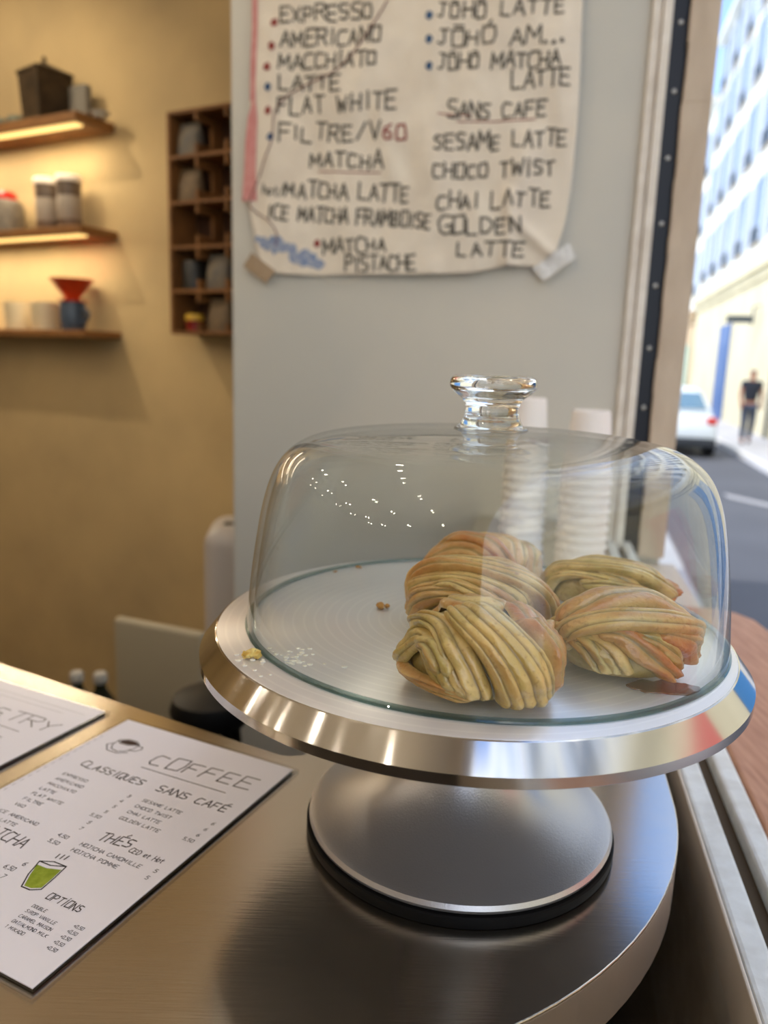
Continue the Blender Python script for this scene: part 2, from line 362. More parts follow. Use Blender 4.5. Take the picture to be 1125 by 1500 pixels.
# window: cream inner frame, black rebate with screws, taupe post, sill
win = bpy.data.objects.new('window_1', None); C.objects.link(win); win['kind'] = 'structure'; win.location = W(PS, .15, 1.0)
f = MB().box(PS-.012, PS, .119, .1335, 1.0, 2.7, W).box(PS-.020, PS, .1345, .149, 1.0, 2.7, W)
struct('window_frame', f, M_white, win, bevel=.002)
seal = struct('metal_rebate', MB().box(PS-.006, PS, .150, .176, 1.0, 2.7, W), M_seal, win)
for y, x in ((-72, 993), (33, 987), (134, 979), (232, 971), (327.6, 963.5), (418.6, 957.5), (510, 949), (597, 941.6), (690, 934)):
    z = on_plane(x, y, W(PS-.006, 0, 0), UU).z
    b = MB().ball(W(PS-.006, .1635, z), .0042, 10, sq=(1, .5, 1)); struct('screw', b, M_screw, seal, smooth=True)
mb = MB(); n = 60
for i in range(n):                                                     # rough edged post
    z0 = 1.0+1.7*i/n; z1 = 1.0+1.7*(i+1)/n; j = random.uniform(0, .0022)
    mb.box(PS-.022-random.uniform(0, .001), PS+.05, .177-j, .2185, z0, z1, W)
struct('outer_post', mb, M_post, win)
s0 = -3.7
sl_ = MB().box(s0, PS, .1212, .137, .984, 1.02, W).box(s0, PS, .1485, .163, .99, 1.022, W)
struct('window_sill', sl_, M_sillp, win, bevel=.0025)
struct('sill_groove', MB().box(s0, PS, .1372, .1484, .984, 1.010, W), M_groove, win)
struct('sill_nose', MB().box(s0, PS, .1188, .1210, .984, 1.0192, W), M_panel, win, bevel=.001)
struct('sill_moulding', MB().box(s0, PS, .121, .1325, .952, .982, W).box(s0, PS, .124, .1325, .80, .946, W), M_white, win, bevel=.002)
# board outside the window
poly = [(-.7, .168), (1.03, .168), (1.045, .20), (1.046, .24), (1.035, .262), (1.01, .279), (.96, .287), (-.7, .287)]
tag(obj('ledge_board', MB().prism(poly, .985, 1.014, T=W), M_ledge, loc=W(.3, .22, .985), bevel=.003), 'reddish wooden ledge board outside the window, rounded at its far end', 'ledge')

# ================================================================== COUNTER
cc = V((-.0587, .4995)); R = .256
pts = []
pts += [(-1.75, 1.395), (-.075, .494)]
for k in range(7):                                                      # rounded inner corner behind the cake stand
    t = k/6; p = V((-.075, .494))*(1-t)**2 + V((-.047, .479))*2*t*(1-t) + V((-.0405, .512))*t*t; pts.append(tuple(p))
aL = V((-.0405, .512)); lg = PS-.004
e1 = W(lg, -.105, 0); pts.append((e1.x, e1.y))
aR = .0952; e2 = W(lg, aR, 0); pts.append((e2.x, e2.y))
for k in range(25):
    a = radians(-10)+(radians(-90)-radians(-10))*k/24
    pts.append((cc.x+R*cos(a), cc.y+R*sin(a)))
pts += [(-.40, .235), (-1.75, .55)]
ctr = thing('counter', 'steel topped bar counter with a rounded end beside the window', 'counter', (-.1, .45, 0))
obj('worktop', MB().prism(pts, CT-.002, CT), M_counter, ctr, bevel=.0012)
obj('edge_band', MB().prism(pts, CT-.033, CT-.0021), M_edge, ctr)
cx = sum(p[0] for p in pts)/len(pts); cy = sum(p[1] for p in pts)/len(pts)
bp_ = [(-1.7, 1.30), (-.1, .45), (-.02, .50), (.20, 1.335), (.30, 1.33), (.135, .50), (.125, .44), (.10, .39), (.05, .345), (-.02, .315), (-.09, .305), (-.40, .315), (-1.7, .62)]
obj('cabinet_body', MB().prism(bp_, 0, CT-.033), M_body, ctr)

# ================================================================== CAKE STAND
SC = V((.0504, .4178, CT))
st = thing('cake_stand', 'brushed aluminium cake turntable on a grey pedestal at the counter end', 'cake stand', SC)
TOP = .1271
obj('turntable_plate', MB().lathe([(.02, .1112), (.1495, .1112), (.15, .1116), (.15, .1163), (.1497, .1167), (.1417, .1268), (.141, TOP), (0, TOP)], SC, 200, close=True), M_rim, st, smooth=18)
obj('plate_surface', MB().lathe([(.1408, TOP), (.1404, TOP+.0003), (0, TOP+.0003)], SC, 128), M_plate, st, smooth=True)
prof = [(.0865, .006), (.0885, .0075), (.0892, .0095), (.0880, .0118), (.0850, .0128), (.0810, .0132), (.070, .0165), (.058, .0215), (.046, .029), (.036, .040), (.029, .054), (.0255, .072), (.0245, .092), (.026, .105), (.030, .1111), (0, .1111)]
obj('plate_underside', MB().lathe([(.03, .1104), (.147, .1104), (.1475, .1111), (.03, .1111)], SC, 128), mat('darkened_underside', (92, 92, 94), .5, .5), st)  # dark disc added to deepen the plate's reflection in the worktop
obj('pedestal', MB().lathe(prof, SC, 128), M_ped, st, smooth=True)
obj('rubber_foot', MB().lathe([(.084, 0), (.0900, .0003), (.0905, .001), (.0905, .0058), (.0898, .0066), (.084, .0068)], SC, 128), M_rub, st, smooth=True)
PZ = CT+TOP+.0003

# ================================================================== GLASS DOME
DC = V((.0572, .4222, PZ+.0002))
dm = thing('glass_dome', 'clear glass cake dome with a knob covering the pastries on the stand', 'dome', DC)
outp = catmull([(.1325, .0, 0), (.1318, .010, 0), (.1292, .035, 0), (.1245, .064, 0), (.1192, .082, 0), (.1118, .0935, 0), (.100, .1012, 0), (.082, .1052, 0), (.055, .1075, 0), (.028, .1088, 0), (0, .1092, 0)], 5)
th = .0032
inp = []
for i, p in enumerate(outp):
    t = (outp[min(i+1, len(outp)-1)]-outp[max(i-1, 0)]).normalized(); nrm = V((-t.y, t.x, 0))
    q = p+nrm*th
    inp.append((max(q.x, 0), max(q.y, 0)))
inp[-1] = (0, outp[-1].y-th); inp[0] = (outp[0].x-th, 0)
prof = [(p.x, p.y) for p in outp][::-1] + inp
prof = [(p[0], p[1]) for p in prof]
obj('dome_shell', MB().lathe(prof, DC, 160, close=False), M_glass, dm, smooth=True)
obj('dome_rim', MB().lathe([(.1298, .0002), (.1330, 0), (.1334, .0007), (.1330, .0015), (.1298, .0015), (.1298, .0002)], DC, 160, close=False), clear('green_glass_edge', (.58, .68, .68), .06), dm, smooth=True)
kp = catmull([(0, .1089, 0), (.0195, .1090, 0), (.0172, .1115, 0), (.0150, .1160, 0), (.0146, .1205, 0), (.0165, .1250, 0), (.0212, .1288, 0), (.0235, .1322, 0), (.0230, .1358, 0), (.0205, .1378, 0), (.012, .1384, 0), (0, .1385, 0)], 5)
obj('dome_knob', MB().lathe([(max(p.x, 0), p.y) for p in kp], DC, 96, close=False), M_knob, dm, smooth=True)

# ================================================================== PASTRIES
def dough():
    m = bpy.data.materials.new('glazed_matcha_dough'); m.use_nodes = True; t = m.node_tree; b = t.nodes['Principled BSDF']
    at = N(t, 'ShaderNodeAttribute', attribute_name='tone'); g = N(t, 'ShaderNodeTexCoord')
    sp = N(t, 'ShaderNodeSeparateColor'); t.links.new(at.outputs['Color'], sp.inputs[0])
    def noi(scale, det=4):
        n = N(t, 'ShaderNodeTexNoise'); n.inputs['Scale'].default_value = scale; n.inputs['Detail'].default_value = det; t.links.new(g.outputs['Object'], n.inputs['Vector']); return n
    def mixc(fac, a, bcol):
        x = N(t, 'ShaderNodeMix', data_type='RGBA')
        if isinstance(fac, float): x.inputs['Factor'].default_value = fac
        else: t.links.new(fac, x.inputs['Factor'])
        if isinstance(a, tuple): x.inputs['A'].default_value = a
        else: t.links.new(a, x.inputs['A'])
        x.inputs['B'].default_value = bcol; return x.outputs['Result']
    def rng(src, lo, hi, mlt=None):
        r = N(t, 'ShaderNodeMapRange'); r.inputs['From Min'].default_value = lo; r.inputs['From Max'].default_value = hi; t.links.new(src, r.inputs['Value'])
        if mlt is not None:
            q = N(t, 'ShaderNodeMath', operation='MULTIPLY'); t.links.new(r.outputs[0], q.inputs[0])
            if isinstance(mlt, float): q.inputs[1].default_value = mlt
            else: t.links.new(mlt, q.inputs[1])
            return q.outputs[0]
        return r.outputs[0]
    c0 = mixc(rng(noi(38).outputs['Fac'], .38, .62), lin((218, 190, 126)), lin((202, 172, 104)))
    c1 = mixc(rng(noi(60, 5).outputs['Fac'], .42, .62, sp.outputs['Blue']), c0, lin((150, 138, 62)))      # green matcha dough
    ad = N(t, 'ShaderNodeMath', operation='MULTIPLY_ADD'); ad.inputs[1].default_value = .55
    t.links.new(noi(55, 6).outputs['Fac'], ad.inputs[0]); t.links.new(sp.outputs['Red'], ad.inputs[2])
    c2 = mixc(rng(ad.outputs[0], .55, 1.05), c1, lin((176, 106, 44)))                                      # oven browning
    c3 = mixc(rng(sp.outputs['Green'], .0, 1.0, .75), c2, lin((112, 84, 38)))                              # filling between strands
    c4 = mixc(rng(noi(420, 3).outputs['Fac'], .58, .70, .35), c3, lin((124, 78, 34)))
    t.links.new(c4, b.inputs['Base Color'])
    b.inputs['Roughness'].default_value = .36; b.inputs['Coat Weight'].default_value = .6; b.inputs['Coat Roughness'].default_value = .14
    b.inputs['Subsurface Weight'].default_value = .08; b.inputs['Subsurface Radius'].default_value = (.006, .003, .001); b.inputs['Subsurface Scale'].default_value = 1
    bp = N(t, 'ShaderNodeBump'); bp.inputs['Strength'].default_value = .7; bp.inputs['Distance'].default_value = .0014
    t.links.new(noi(260, 5).outputs['Fac'], bp.inputs['Height']); t.links.new(bp.outputs[0], b.inputs['Normal'])
    return m
M_dough = dough()
def sph(az, el): a = radians(az); e = radians(el); return V((cos(e)*cos(a), cos(e)*sin(a), sin(e)))
def bun(c, dims, rot, bands, label, seed):
    """a knot of ridged dough bands wrapped over a low ball; bands: (path of (az, el, lift), width, thickness, strands, browning, green, end taper)"""
    rx, ry, h = dims; c = V((c[0], c[1], PZ)); mb = MB(); cr_, sr_ = cos(radians(rot)), sin(radians(rot)); zc = h*.40
    hz = h-zc
    def place(d, k):                                                     # direction on the ball, lift factor -> world
        d = d.normalized()
        z = d.z*(hz if d.z > 0 else zc)
        wv = 1+.05*noise.noise(d*2.2+V((seed, 0, 0)))
        ce = max(1e-6, math.hypot(d.x, d.y)); hf = ce**(.82 if d.z > 0 else .30)/ce   # steep flanks, flat base
        q = V((d.x*rx*hf, d.y*ry*hf, z))*k*wv
        x, y = q.x*cr_-q.y*sr_, q.x*sr_+q.y*cr_
        return c+V((x, y, max(q.z+zc, .0004+.0006*abs(d.x))))
    n = 48; m = 24; vs = []; fs = []
    for j in range(m+1):
        e = -90+180*j/m
        for i in range(n): vs.append(place(sph(360*i/n, e), .82)); mb.col.append((.25, .5, .6, 1))
    for j in range(m):
        for i in range(n): fs.append((j*n+i, j*n+(i+1) % n, (j+1)*n+(i+1) % n, (j+1)*n+i))
    mb.add(vs, fs)
    for bi, (path, width, thick, lobes, brown, green, tap) in enumerate(bands):
        dirs = catmull([tuple(sph(p[0], p[1])*(1+(p[2] if len(p) > 2 else 0))) for p in path], 16)
        L = len(dirs); nu = max(lobes*8, 12); vs = []; fs = []
        rr = random.Random(seed*31+bi)
        ph = [rr.uniform(-.5, .5) for _ in range(lobes)]; amp = [rr.uniform(.7, 1.15) for _ in range(lobes)]
        for i, d in enumerate(dirs):
            t = i/(L-1); lift = d.length; d0 = d.normalized()
            tg = (dirs[min(i+1, L-1)].normalized()-dirs[max(i-1, 0)].normalized()).normalized()
            bi_ = d0.cross(tg).normalized()
            env = min(1, t/tap[0] if tap[0] else 1, (1-t)/tap[1] if tap[1] else 1); env = max(env, 0)**.6
            wd_ = width*(.45+.55*env)*(1+.08*sin(6*t+seed))
            for k in range(nu+1):
                u = -1+2*k/nu; uu = u+.06*sin(5*t+seed+2*u)
                lobe_x = (u+1)/2*lobes; li = min(int(lobe_x), lobes-1); fr = lobe_x-li
                rid = sqrt(max(0, 1-(2*fr-1)**2))                         # rounded strand
                arch = sqrt(max(0, 1-abs(u)**2.6))
                wob = .35*noise.noise(V((u*2.0+bi*7.1+seed, t*5, 0)))
                hgt = (.30*arch+.70*arch*(.45+.55*rid)*amp[li])*(1+wob)
                kf = .80+.08*min(1, env*2)+thick*hgt*env*1.0+(lift-1)*arch*env+.012*noise.noise(V((u*9+bi, t*26+ph[li]*4, seed)))
                q = place(d0+bi_*(wd_/2*uu), kf); vs.append(q)
                hi_ = max(0, d0.z)
                mb.col.append((min(1, max(0, brown+.30*(rid-.5)+.25*noise.noise(V((u*1.5+bi, t*2.5, seed+3))))), (1-rid)**1.6*(.35+.65*arch), green, 1))
        for i in range(L-1):
            for k in range(nu): fs.append((i*(nu+1)+k, i*(nu+1)+k+1, (i+1)*(nu+1)+k+1, (i+1)*(nu+1)+k))
        mb.add(vs, fs)
    o = obj('pastry', mb, M_dough, loc=c, smooth=False)
    for p in o.data.polygons: p.use_smooth = True
    return tag(o, label, 'pastry', 'twisted matcha buns under the dome')
# path points are (azimuth, elevation, lift); azimuth -90 faces the camera, 0 the window
bun((.0450, .3250), (.0375, .0345, .0405), 0, [
    ([(170, -25), (182, 4), (205, 34), (232, 22), (246, -8), (250, -35)], .60, .15, 4, .20, .5, (.1, .1)),          # left lump, arching strands
    ([(150, -30), (185, -22), (225, -22), (262, -34)], .46, .16, 3, .42, .3, (.1, .1)),                              # browned bottom left
    ([(165, 26), (190, 48, .05), (222, 50, .07), (246, 26, .05), (258, -6), (260, -34)], .44, .17, 3, .16, .45, (.12, .1)),
    ([(205, 20, .04), (222, 30, .08), (236, 16, .08), (238, -2, .03)], .34, .16, 2, .14, .55, (.2, .2)),
    ([(120, 0), (110, 44), (100, 72), (10, 76)], .8, .15, 4, .35, .3, (.1, .2)),
    ([(60, -25), (55, 26), (40, 58), (345, 58), (325, 34), (322, 5), (320, -30)], .50, .16, 3, .55, .25, (.1, .1)),   # rough right shoulder
    ([(40, -25), (20, 22), (0, 36), (345, 14), (335, -25)], .55, .15, 3, .50, .3, (.1, .1)),
    ([(215, 74, .0), (236, 72, .20), (262, 58, .28), (280, 36, .28), (290, 10, .24), (297, -20, .16), (300, -48, .02)], .66, .17, 6, .12, .25, (.10, .10)),  # big crossing strand
    ([(330, 62, .05), (318, 50, .16), (316, 24, .16), (318, -4, .10), (318, -32, 0)], .30, .16, 2, .45, .25, (.15, .12)),
], 'foremost matcha bun with one ridged strand folded diagonally over its front', 3)
bun((.1165, .3545), (.0365, .0325, .0350), 4, [
    ([(170, -30), (178, 10), (200, 30), (232, 12), (246, -30)], .60, .17, 3, .28, .55, (.1, .1)),
    ([(212, 20), (232, 22), (248, 4), (256, -30)], .40, .17, 2, .30, .6, (.1, .1)),
    ([(228, 34), (252, 36), (272, 14), (290, -14), (300, -38)], .46, .22, 2, .50, .30, (.1, .1)),          # browned diagonal
    ([(262, 40), (282, 30), (300, 4), (312, -34)], .34, .14, 2, .22, .9, (.1, .1)),                      # green hollow strand
    ([(285, 40), (310, 28), (330, 4), (340, -30)], .52, .18, 2, .55, .35, (.1, .1)),
    ([(335, 20), (352, 6), (2, -22)], .62, .16, 2, .82, .1, (.1, .05)),                                  # browned right tip
    ([(120, 10), (110, 45), (60, 60), (20, 30)], .9, .14, 3, .4, .3, (.1, .1)),
    ([(196, -4), (210, 32, .14), (245, 54, .22), (295, 52, .22), (332, 36, .18), (350, 12, .10), (358, -20)], .50, .15, 3, .30, .30, (.12, .08)),   # top strands
    ([(182, 14), (190, 52, .12), (140, 82, .16), (30, 66, .14), (5, 30, .10), (2, -10)], .60, .15, 3, .42, .25, (.12, .08)),
], 'matcha bun nearest the window with a dark browned right tip', 5)
bun((.0525, .4025), (.0405, .0365, .0395), -4, [
    ([(180, -30), (188, 20), (215, 52), (262, 58), (300, 30), (318, -30)], .60, .16, 4, .30, .2, (.1, .1)),
    ([(195, -30), (210, 10), (238, 32), (272, 30), (296, -6), (300, -30)], .50, .18, 3, .32, .2, (.1, .1)),
    ([(225, -20), (242, 6), (262, 10), (276, -20)], .40, .17, 2, .35, .2, (.1, .1)),
    ([(184, -10), (178, 36, .10), (200, 66, .18), (270, 74, .20), (322, 48, .18), (340, 8, .10), (346, -30)], .46, .16, 4, .36, .2, (.1, .1)),
    ([(120, -10), (110, 40), (40, 66), (5, 30), (0, -20)], .8, .15, 4, .42, .2, (.1, .1)),
    ([(215, 34), (240, 46, .08), (268, 36, .1), (285, 20, .08)], .34, .14, 2, .22, .2, (.2, .2)),
], 'golden round bun directly behind the foremost bun', 8)
bun((.0655, .4870), (.0390, .0345, .0345), 6, [
    ([(180, -20), (190, 30), (225, 58), (262, 44), (280, 0)], .6, .17, 3, .46, .4, (.1, .1)),
    ([(160, 10), (175, 62, .06), (230, 78, .14), (276, 54, .18), (288, 10, .1)], .40, .17, 2, .55, .4, (.1, .1)),
    ([(110, 30), (60, 74), (330, 62, .05), (300, 34), (296, 0)], .5, .17, 3, .35, .4, (.1, .1)),
    ([(50, 10), (20, 42), (345, 38, .04), (322, 10), (318, -20)], .6, .16, 3, .30, .5, (.1, .1)),
    ([(20, -10), (5, 15), (345, 5), (335, -25)], .5, .15, 2, .3, .5, (.1, .1)),
], 'rearmost bun on the left, only its golden top showing', 11)
bun((.1360, .4560), (.0400, .0320, .0285), -6, [
    ([(190, -20), (200, 30), (235, 52), (280, 40), (300, 0)], .58, .17, 3, .22, .6, (.1, .1)),
    ([(188, 4), (196, 50, .10), (250, 68, .18), (310, 52, .18), (340, 12, .08), (350, -20)], .46, .17, 3, .18, .6, (.1, .1)),
    ([(240, 26), (268, 34, .05), (300, 22, .05), (318, -10)], .42, .16, 2, .24, .7, (.1, .1)),
    ([(130, 20), (90, 62), (20, 50), (355, 25), (348, 0)], .6, .16, 3, .3, .5, (.1, .1)),
    ([(10, 20), (358, 12, .1), (350, 0, .1), (345, -20)], .4, .16, 2, .5, .3, (.1, .1)),
], 'flatter greenish bun in the back row beside the window', 14)

# crumbs on the plate
def crumb(px, z, r, m, label, n=3, cat='crumb', sq=1):
    c = on_z(px[0], px[1], z); mb = MB()
    for i in range(n):
        mb.ball(c+V((random.uniform(-1, 1)*r*.8, random.uniform(-1, 1)*r*.8, r*.45)), r*random.uniform(.45, .75), 8, sq=(1, 1, .7))
    for v in mb.v:
        v += noise.noise_vector(v*900)*r*.25
        v.z = max(v.z, z)
    return tag(obj('crumb', mb, m, loc=c, smooth=True), label, cat)
M_crumbY = mat('butter_yellow_crumb', (226, 205, 130), .6, col2=(190, 150, 60), nscale=300)
M_crumbB = mat('brown_crumb', (176, 128, 66), .7)
crumb((376, 961), PZ, .0052, M_crumbY, 'pale yellow crumb on the plate rim outside the dome, left side', 4)
crumb((562, 892), PZ, .0036, M_crumbB, 'elongated brown crumb left of the golden bun', 4)
crumb((526, 832), PZ, .0022, M_crumbB, 'small dark crumb near the back of the plate', 3)
crumb((490, 838), PZ, .0015, M_crumbB, 'tiny crumb left of the dark crumb at the back', 2)
mb = MB(); fc = on_z(392, 966, PZ)
for i in range(90):
    a = random.uniform(0, 2*pi); r = abs(random.gauss(0, .011)); p = fc+V((r*cos(a)*1.6, r*sin(a), 0))
    if abs((p-DC).xy.length-.131) < .0035: continue
    if (p-SC).xy.length > .139: continue
    mb.ball(p+V((0, 0, .0002)), random.uniform(.0004, .0012), 6, sq=(1.4, 1, .5))
tag(obj('crumb_dust', mb, mat('pale_flakes', (232, 226, 210), .6), loc=fc), 'fine pale flakes scattered around the yellow crumb', 'crumbs', kind='stuff')
mb = MB(); sy = on_z(972, 1008, PZ)
pl = [(sy.x+.017*cos(a)*(1+.25*noise.noise(V((cos(a)*2, sin(a)*2, 4)))), sy.y+.0075*sin(a)*(1+.3*noise.noise(V((cos(a)*3, sin(a)*3, 9))))) for a in [2*pi*i/40 for i in range(40)]]
mb.prism(pl, PZ, PZ+.0007)
tag(obj('syrup', mb, mat('brown_syrup', (120, 84, 56), .08, coat=1), loc=sy, bevel=.0003), 'sticky brown syrup smear in front of the bun nearest the window', 'syrup', kind='stuff')

# ================================================================== MENU CARDS
TILT = .035
EX0 = V((.8855, -.4647, 0)); DN0 = V((-.4647, -.8855, 0))
EX = EX0*cos(TILT)-DN0*sin(TILT); DN = DN0*cos(TILT)+EX0*sin(TILT)
def card_frame(origin):
    def T(x, y, z=.0): return origin+EX*(x/1000)+DN*(y/1000)+V((0, 0, z))
    return T
def cv(s, t): return (s*cos(TILT)-t*sin(TILT), s*sin(TILT)+t*cos(TILT))
CARDZ = CT+.0002
def card(origin, label):
    T = card_frame(origin); c = T(74, 104)
    root = thing('menu_card', label, 'menu', c, 'laminated menu cards on the counter')
    TT = lambda x, y, z: T(x, y, z)
    obj('plastic_sleeve', MB().box(-1, 150.6, -.6, 211.2, 0, .0022, TT), M_sleeve, root, bevel=.0006)
    obj('backing', MB().box(2.6, 147.8, 2.7, 208.2, .0004, .0017, TT), M_dark, root)
    obj('paper', MB().box(2.6, 147.8, 2.7, 208.2, .0017, .00235, TT), M_paper, root)
    return root, (lambda x, y: T(x, y, .00245))
rc = random.Random(4)
def line(mb, txt, p0, p1, cap, w, T, jit=.1):
    a = cv(*p0); b = cv(*p1)
    ink(mb, text_strokes(txt, a, b, cap, up=(.06, -1), jit=jit, rnd=rc), w, T, step=20)
def rel(root, txt, p0, width, cap, w, T, jit=.06, slope=-.05):
    m = MB(); line(m, txt, p0, (p0[0]+width, p0[1]+slope*width), cap, w, T, jit); obj('price' if txt[0] in '0123456789+' and 'M' not in txt and txt != 'V60' else 'menu_line', m, M_ink, root)
c1, T1 = card(V((-.1871, .5336, CARDZ)), 'laminated coffee menu card with a coffee cup drawing, right of the pastry card')
def heading(name, root, T, *a):
    m = MB(); line(m, a[0], a[1], a[2], a[3], a[4], T, a[5] if len(a) > 5 else .15); return obj(name, m, M_pencil, root)
def rule(root, T, pts, w): m = MB(); ink(m, [pts], w, T, 20); obj('underline', m, M_pencil, root)
heading('heading', c1, T1, 'COFFEE', (60, 41), (138, 33.5), 13.5, .95, .2)
rule(c1, T1, [cv(61, 47), cv(95, 45), cv(128, 42.7)], .6)
for a in (('CLASSIQUES', (24.5, 66), (76.7, 63.7), 6.2, .85), ('SANS CAFÉ', (88.5, 63), (141, 59.3), 6.6, .85), ('THÉS', (96.7, 117), (117.6, 113.2), 7.2, .85), ('CED et Hot', (120, 115.6), (142.8, 113.8), 3.8, .5),
          ('MATCHA', (31, 144.6), (67.6, 142.9), 8, .85), ('OPTÏONS', (112.6, 163), (135, 161.6), 4.6, .6)): heading('subheading', c1, T1, *a)
for k, s in enumerate(['EXPRESSO', 'AMERICANO', 'MACCHIATO', 'LATTE', 'FLAT WHITE', 'FILTRE', 'V60']):
    rel(c1, s, (24.3+k*.6, 79.6+k*6.3), len(s)*2.55, 2.5, .34, T1)
for k, s in enumerate(['3', '4', '5', '5', '5,50', '5', '7']):
    rel(c1, s, ((79, 79, 80, 80, 75, 80, 80.5)[k], 77.2+k*6.3), len(s)*1.9, 2.5, .34, T1)
for k, (s, pr) in enumerate([('ICE AMERICANO', '4,50'), ('ICE LATTE', '5,50')]):
    rel(c1, s, (25.5, 126.6+k*6.3), len(s)*2.45, 2.5, .34, T1); rel(c1, pr, (75, 125.2+k*6.2), 7.4, 2.6, .36, T1)
for k, s in enumerate(['SESAME LATTE', 'CHOCO TWIST', 'CHAI LATTE', 'GOLDEN LATTE']):
    rel(c1, s, (90.3+k*.6, 75.9+k*6.7), len(s)*2.45, 2.6, .34, T1)
    rel(c1, '6 6 6 5,50'.split()[k], (142-(4.4 if k == 3 else 0), 73.2+k*6.3), 2 if k < 3 else 7, 2.6, .34, T1)
for k, s in enumerate(['HOJICHA CAMOMILLE', 'HOJICHA POMME']):
    rel(c1, s, (92.7, 124.8+k*5.9), len(s)*2.52, 2.7, .36, T1); rel(c1, '5', (144, 121.2+k*6.1), 1.9, 2.7, .36, T1)
for k, s in enumerate(['6', '6,50', '7', '7']):
    rel(c1, s, ((80.6, 73.9, 79.6, 80)[k], 152+k*6.1), 2 if len(s) == 1 else 7, 3, .4, T1)
for k, s in enumerate(['MATCHA LATTE', 'ICE FRAMBOISE', 'MATCHA PISTACHE', 'ICE MATCHA']):
    rel(c1, s, (30, 154.4+k*6.1), len(s)*2.4, 2.5, .34, T1)
for k, s in enumerate(['DOUBLE', 'SIROP VANILLE', 'CARAMEL MAISON', 'OAT/ALMOND MILK', '1 MIKADO']):
    rel(c1, s, (112+k*.2, 170.2+k*3.85), len(s)*1.52, 1.9, .25, T1); rel(c1, '+0,50', (140.4+k*.1, 169.4+k*3.85), 5.8, 1.9, .26, T1)
dt = MB()
for k in range(24):                                                    # dotted border at the left
    ink(dt, [[(5.2, 30+k*6), (5.2, 32.6+k*6)]], .3, T1, 20)
tag(obj('dotted_border', dt, M_ink, c1), kind='stuff')
dr = MB()
def pth(*p): return [cv(a, b) for a, b in p]
cupo = [pth((21, 29), (21.5, 35), (25, 39.5), (31, 40.5), (36, 37.5), (38.6, 31), (38.4, 26.5), (33, 23.5), (26, 24.2), (21.2, 27.5), (21, 29), (25, 31.5), (32, 30.5), (38.4, 26.5)),
        pth((38.4, 28), (42.5, 27.5), (44, 30.5), (42, 34), (36.6, 35.5)), pth((20.5, 33), (18, 37), (24, 42.5), (33, 42.3), (39, 38))]
ink(dr, cupo, .7, T1, 20, 0)
dg = MB()
ink(dg, [pth((86, 145), (94, 144.5), (101.8, 141), (93, 141.5), (86, 145), (90, 155), (95.2, 163), (101, 162.6), (105.6, 159.5), (104, 150), (101.8, 141)), pth((91, 139), (90.4, 135.6)), pth((93.6, 138.4), (93.2, 134.8)), pth((96, 137.6), (96, 134.2))], .75, T1, 20, 0)
T1b = lambda x, y: T1(x, y)-V((0, 0, .00004))
dg.add([T1b(*cv(*p)) for p in ((87.2, 147.5), (94, 147), (101.8, 144), (103.4, 151), (104.6, 158.6), (100.5, 161.4), (95.8, 161.9), (91, 154.6))], [tuple(range(8))], 1)
dr.add([T1b(*cv(*p)) for p in ((22, 28.6), (25, 30.6), (31.6, 29.8), (37.6, 26.6), (33, 24.4), (26.2, 25))], [tuple(range(6))], 2)
obj('coffee_cup_drawing', dr, [M_ink, M_green, M_brown], c1); obj('matcha_glass_drawing', dg, [M_ink, M_green, M_brown], c1)
o2 = V((-.2089, .5399, CARDZ))-EX0*.148
c2, T2 = card(o2+EX*.0, 'laminated pastry menu card cut off by the left edge of the photo')
heading('heading', c2, T2, 'PASTRY', (43, 48.6), (139, 41), 13, .9, .2)
rule(c2, T2, [cv(46, 54), cv(121.5, 51.9)], .6); rule(c2, T2, [cv(24, 14.5), cv(140, 9.6)], .22); rule(c2, T2, [cv(24, 21), cv(124, 16)], .22)
for k, q in enumerate(['COOKIE', 'BANANA BREAD', 'ROLL MATCHA', 'CAKE CITRON', 'BRIOCHE']):
    rel(c2, q, (30, 70+k*8), len(q)*2.6, 2.6, .34, T2); rel(c2, '4,50', (112, 66+k*8), 7, 2.6, .34, T2)

# ================================================================== CLOTH MENU ON THE GREY WALL
PW = W(PS, 0, 0)
EU = -NN                                                                # leftwards on the wall
def q2(x, y):                                                           # photo point on the wall -> (right, up) on the wall
    p = on_plane(x, y, W(PS-.006, 0, 0), UU); return (p.dot(NN), p.z)
def relief(a, z):
    d = .0075*noise.noise(V((a*6, z*2.4, 1)))+.0055*noise.noise(V((a*15, z*7, 3)))+.0022*noise.noise(V((a*38, z*22, 5)))
    for (ax, az, bx, bz, hgt, w_) in FOLDS:
        vx, vz = bx-ax, bz-az; L2 = vx*vx+vz*vz; t = max(0, min(1, ((a-ax)*vx+(z-az)*vz)/L2))
        dd = math.hypot(a-ax-vx*t, z-az-vz*t); d += hgt*math.exp(-(dd/w_)**2)
    return d
FOLDS = []
for (x0, y0, x1, y1, h_, w_) in [(747, 290, 745, 388, .010, .012), (752, 322, 806, 372, .008, .010), (742, 385, 700, 300, .004, .02), (585, 20, 520, 150, .005, .03), (640, 60, 600, 400, .004, .05), (520, 0, 500, 70, -.004, .03), (556, 160, 575, 260, .004, .014),
                                 (812, 60, 838, 250, .006, .03), (700, 100, 640, 240, .005, .03), (620, 190, 650, 330, .005, .025), (400, 60, 398, 330, .003, .02), (480, 260, 470, 400, -.003, .04), (690, 330, 640, 400, .004, .03), (780, 200, 740, 300, .005, .02)]:
    a_, b_ = q2(x0, y0), q2(x1, y1); FOLDS.append((a_[0], a_[1], b_[0], b_[1], h_, w_))
def CLT(a, z, off=0.0):
    return W(PS-.0125-relief(a, z)-off, a, z)
bot = [(391, 399), (420, 402), (460, 404), (520, 403), (600, 403), (690, 401), (743, 390), (786, 391), (800, 381), (816, 366)]
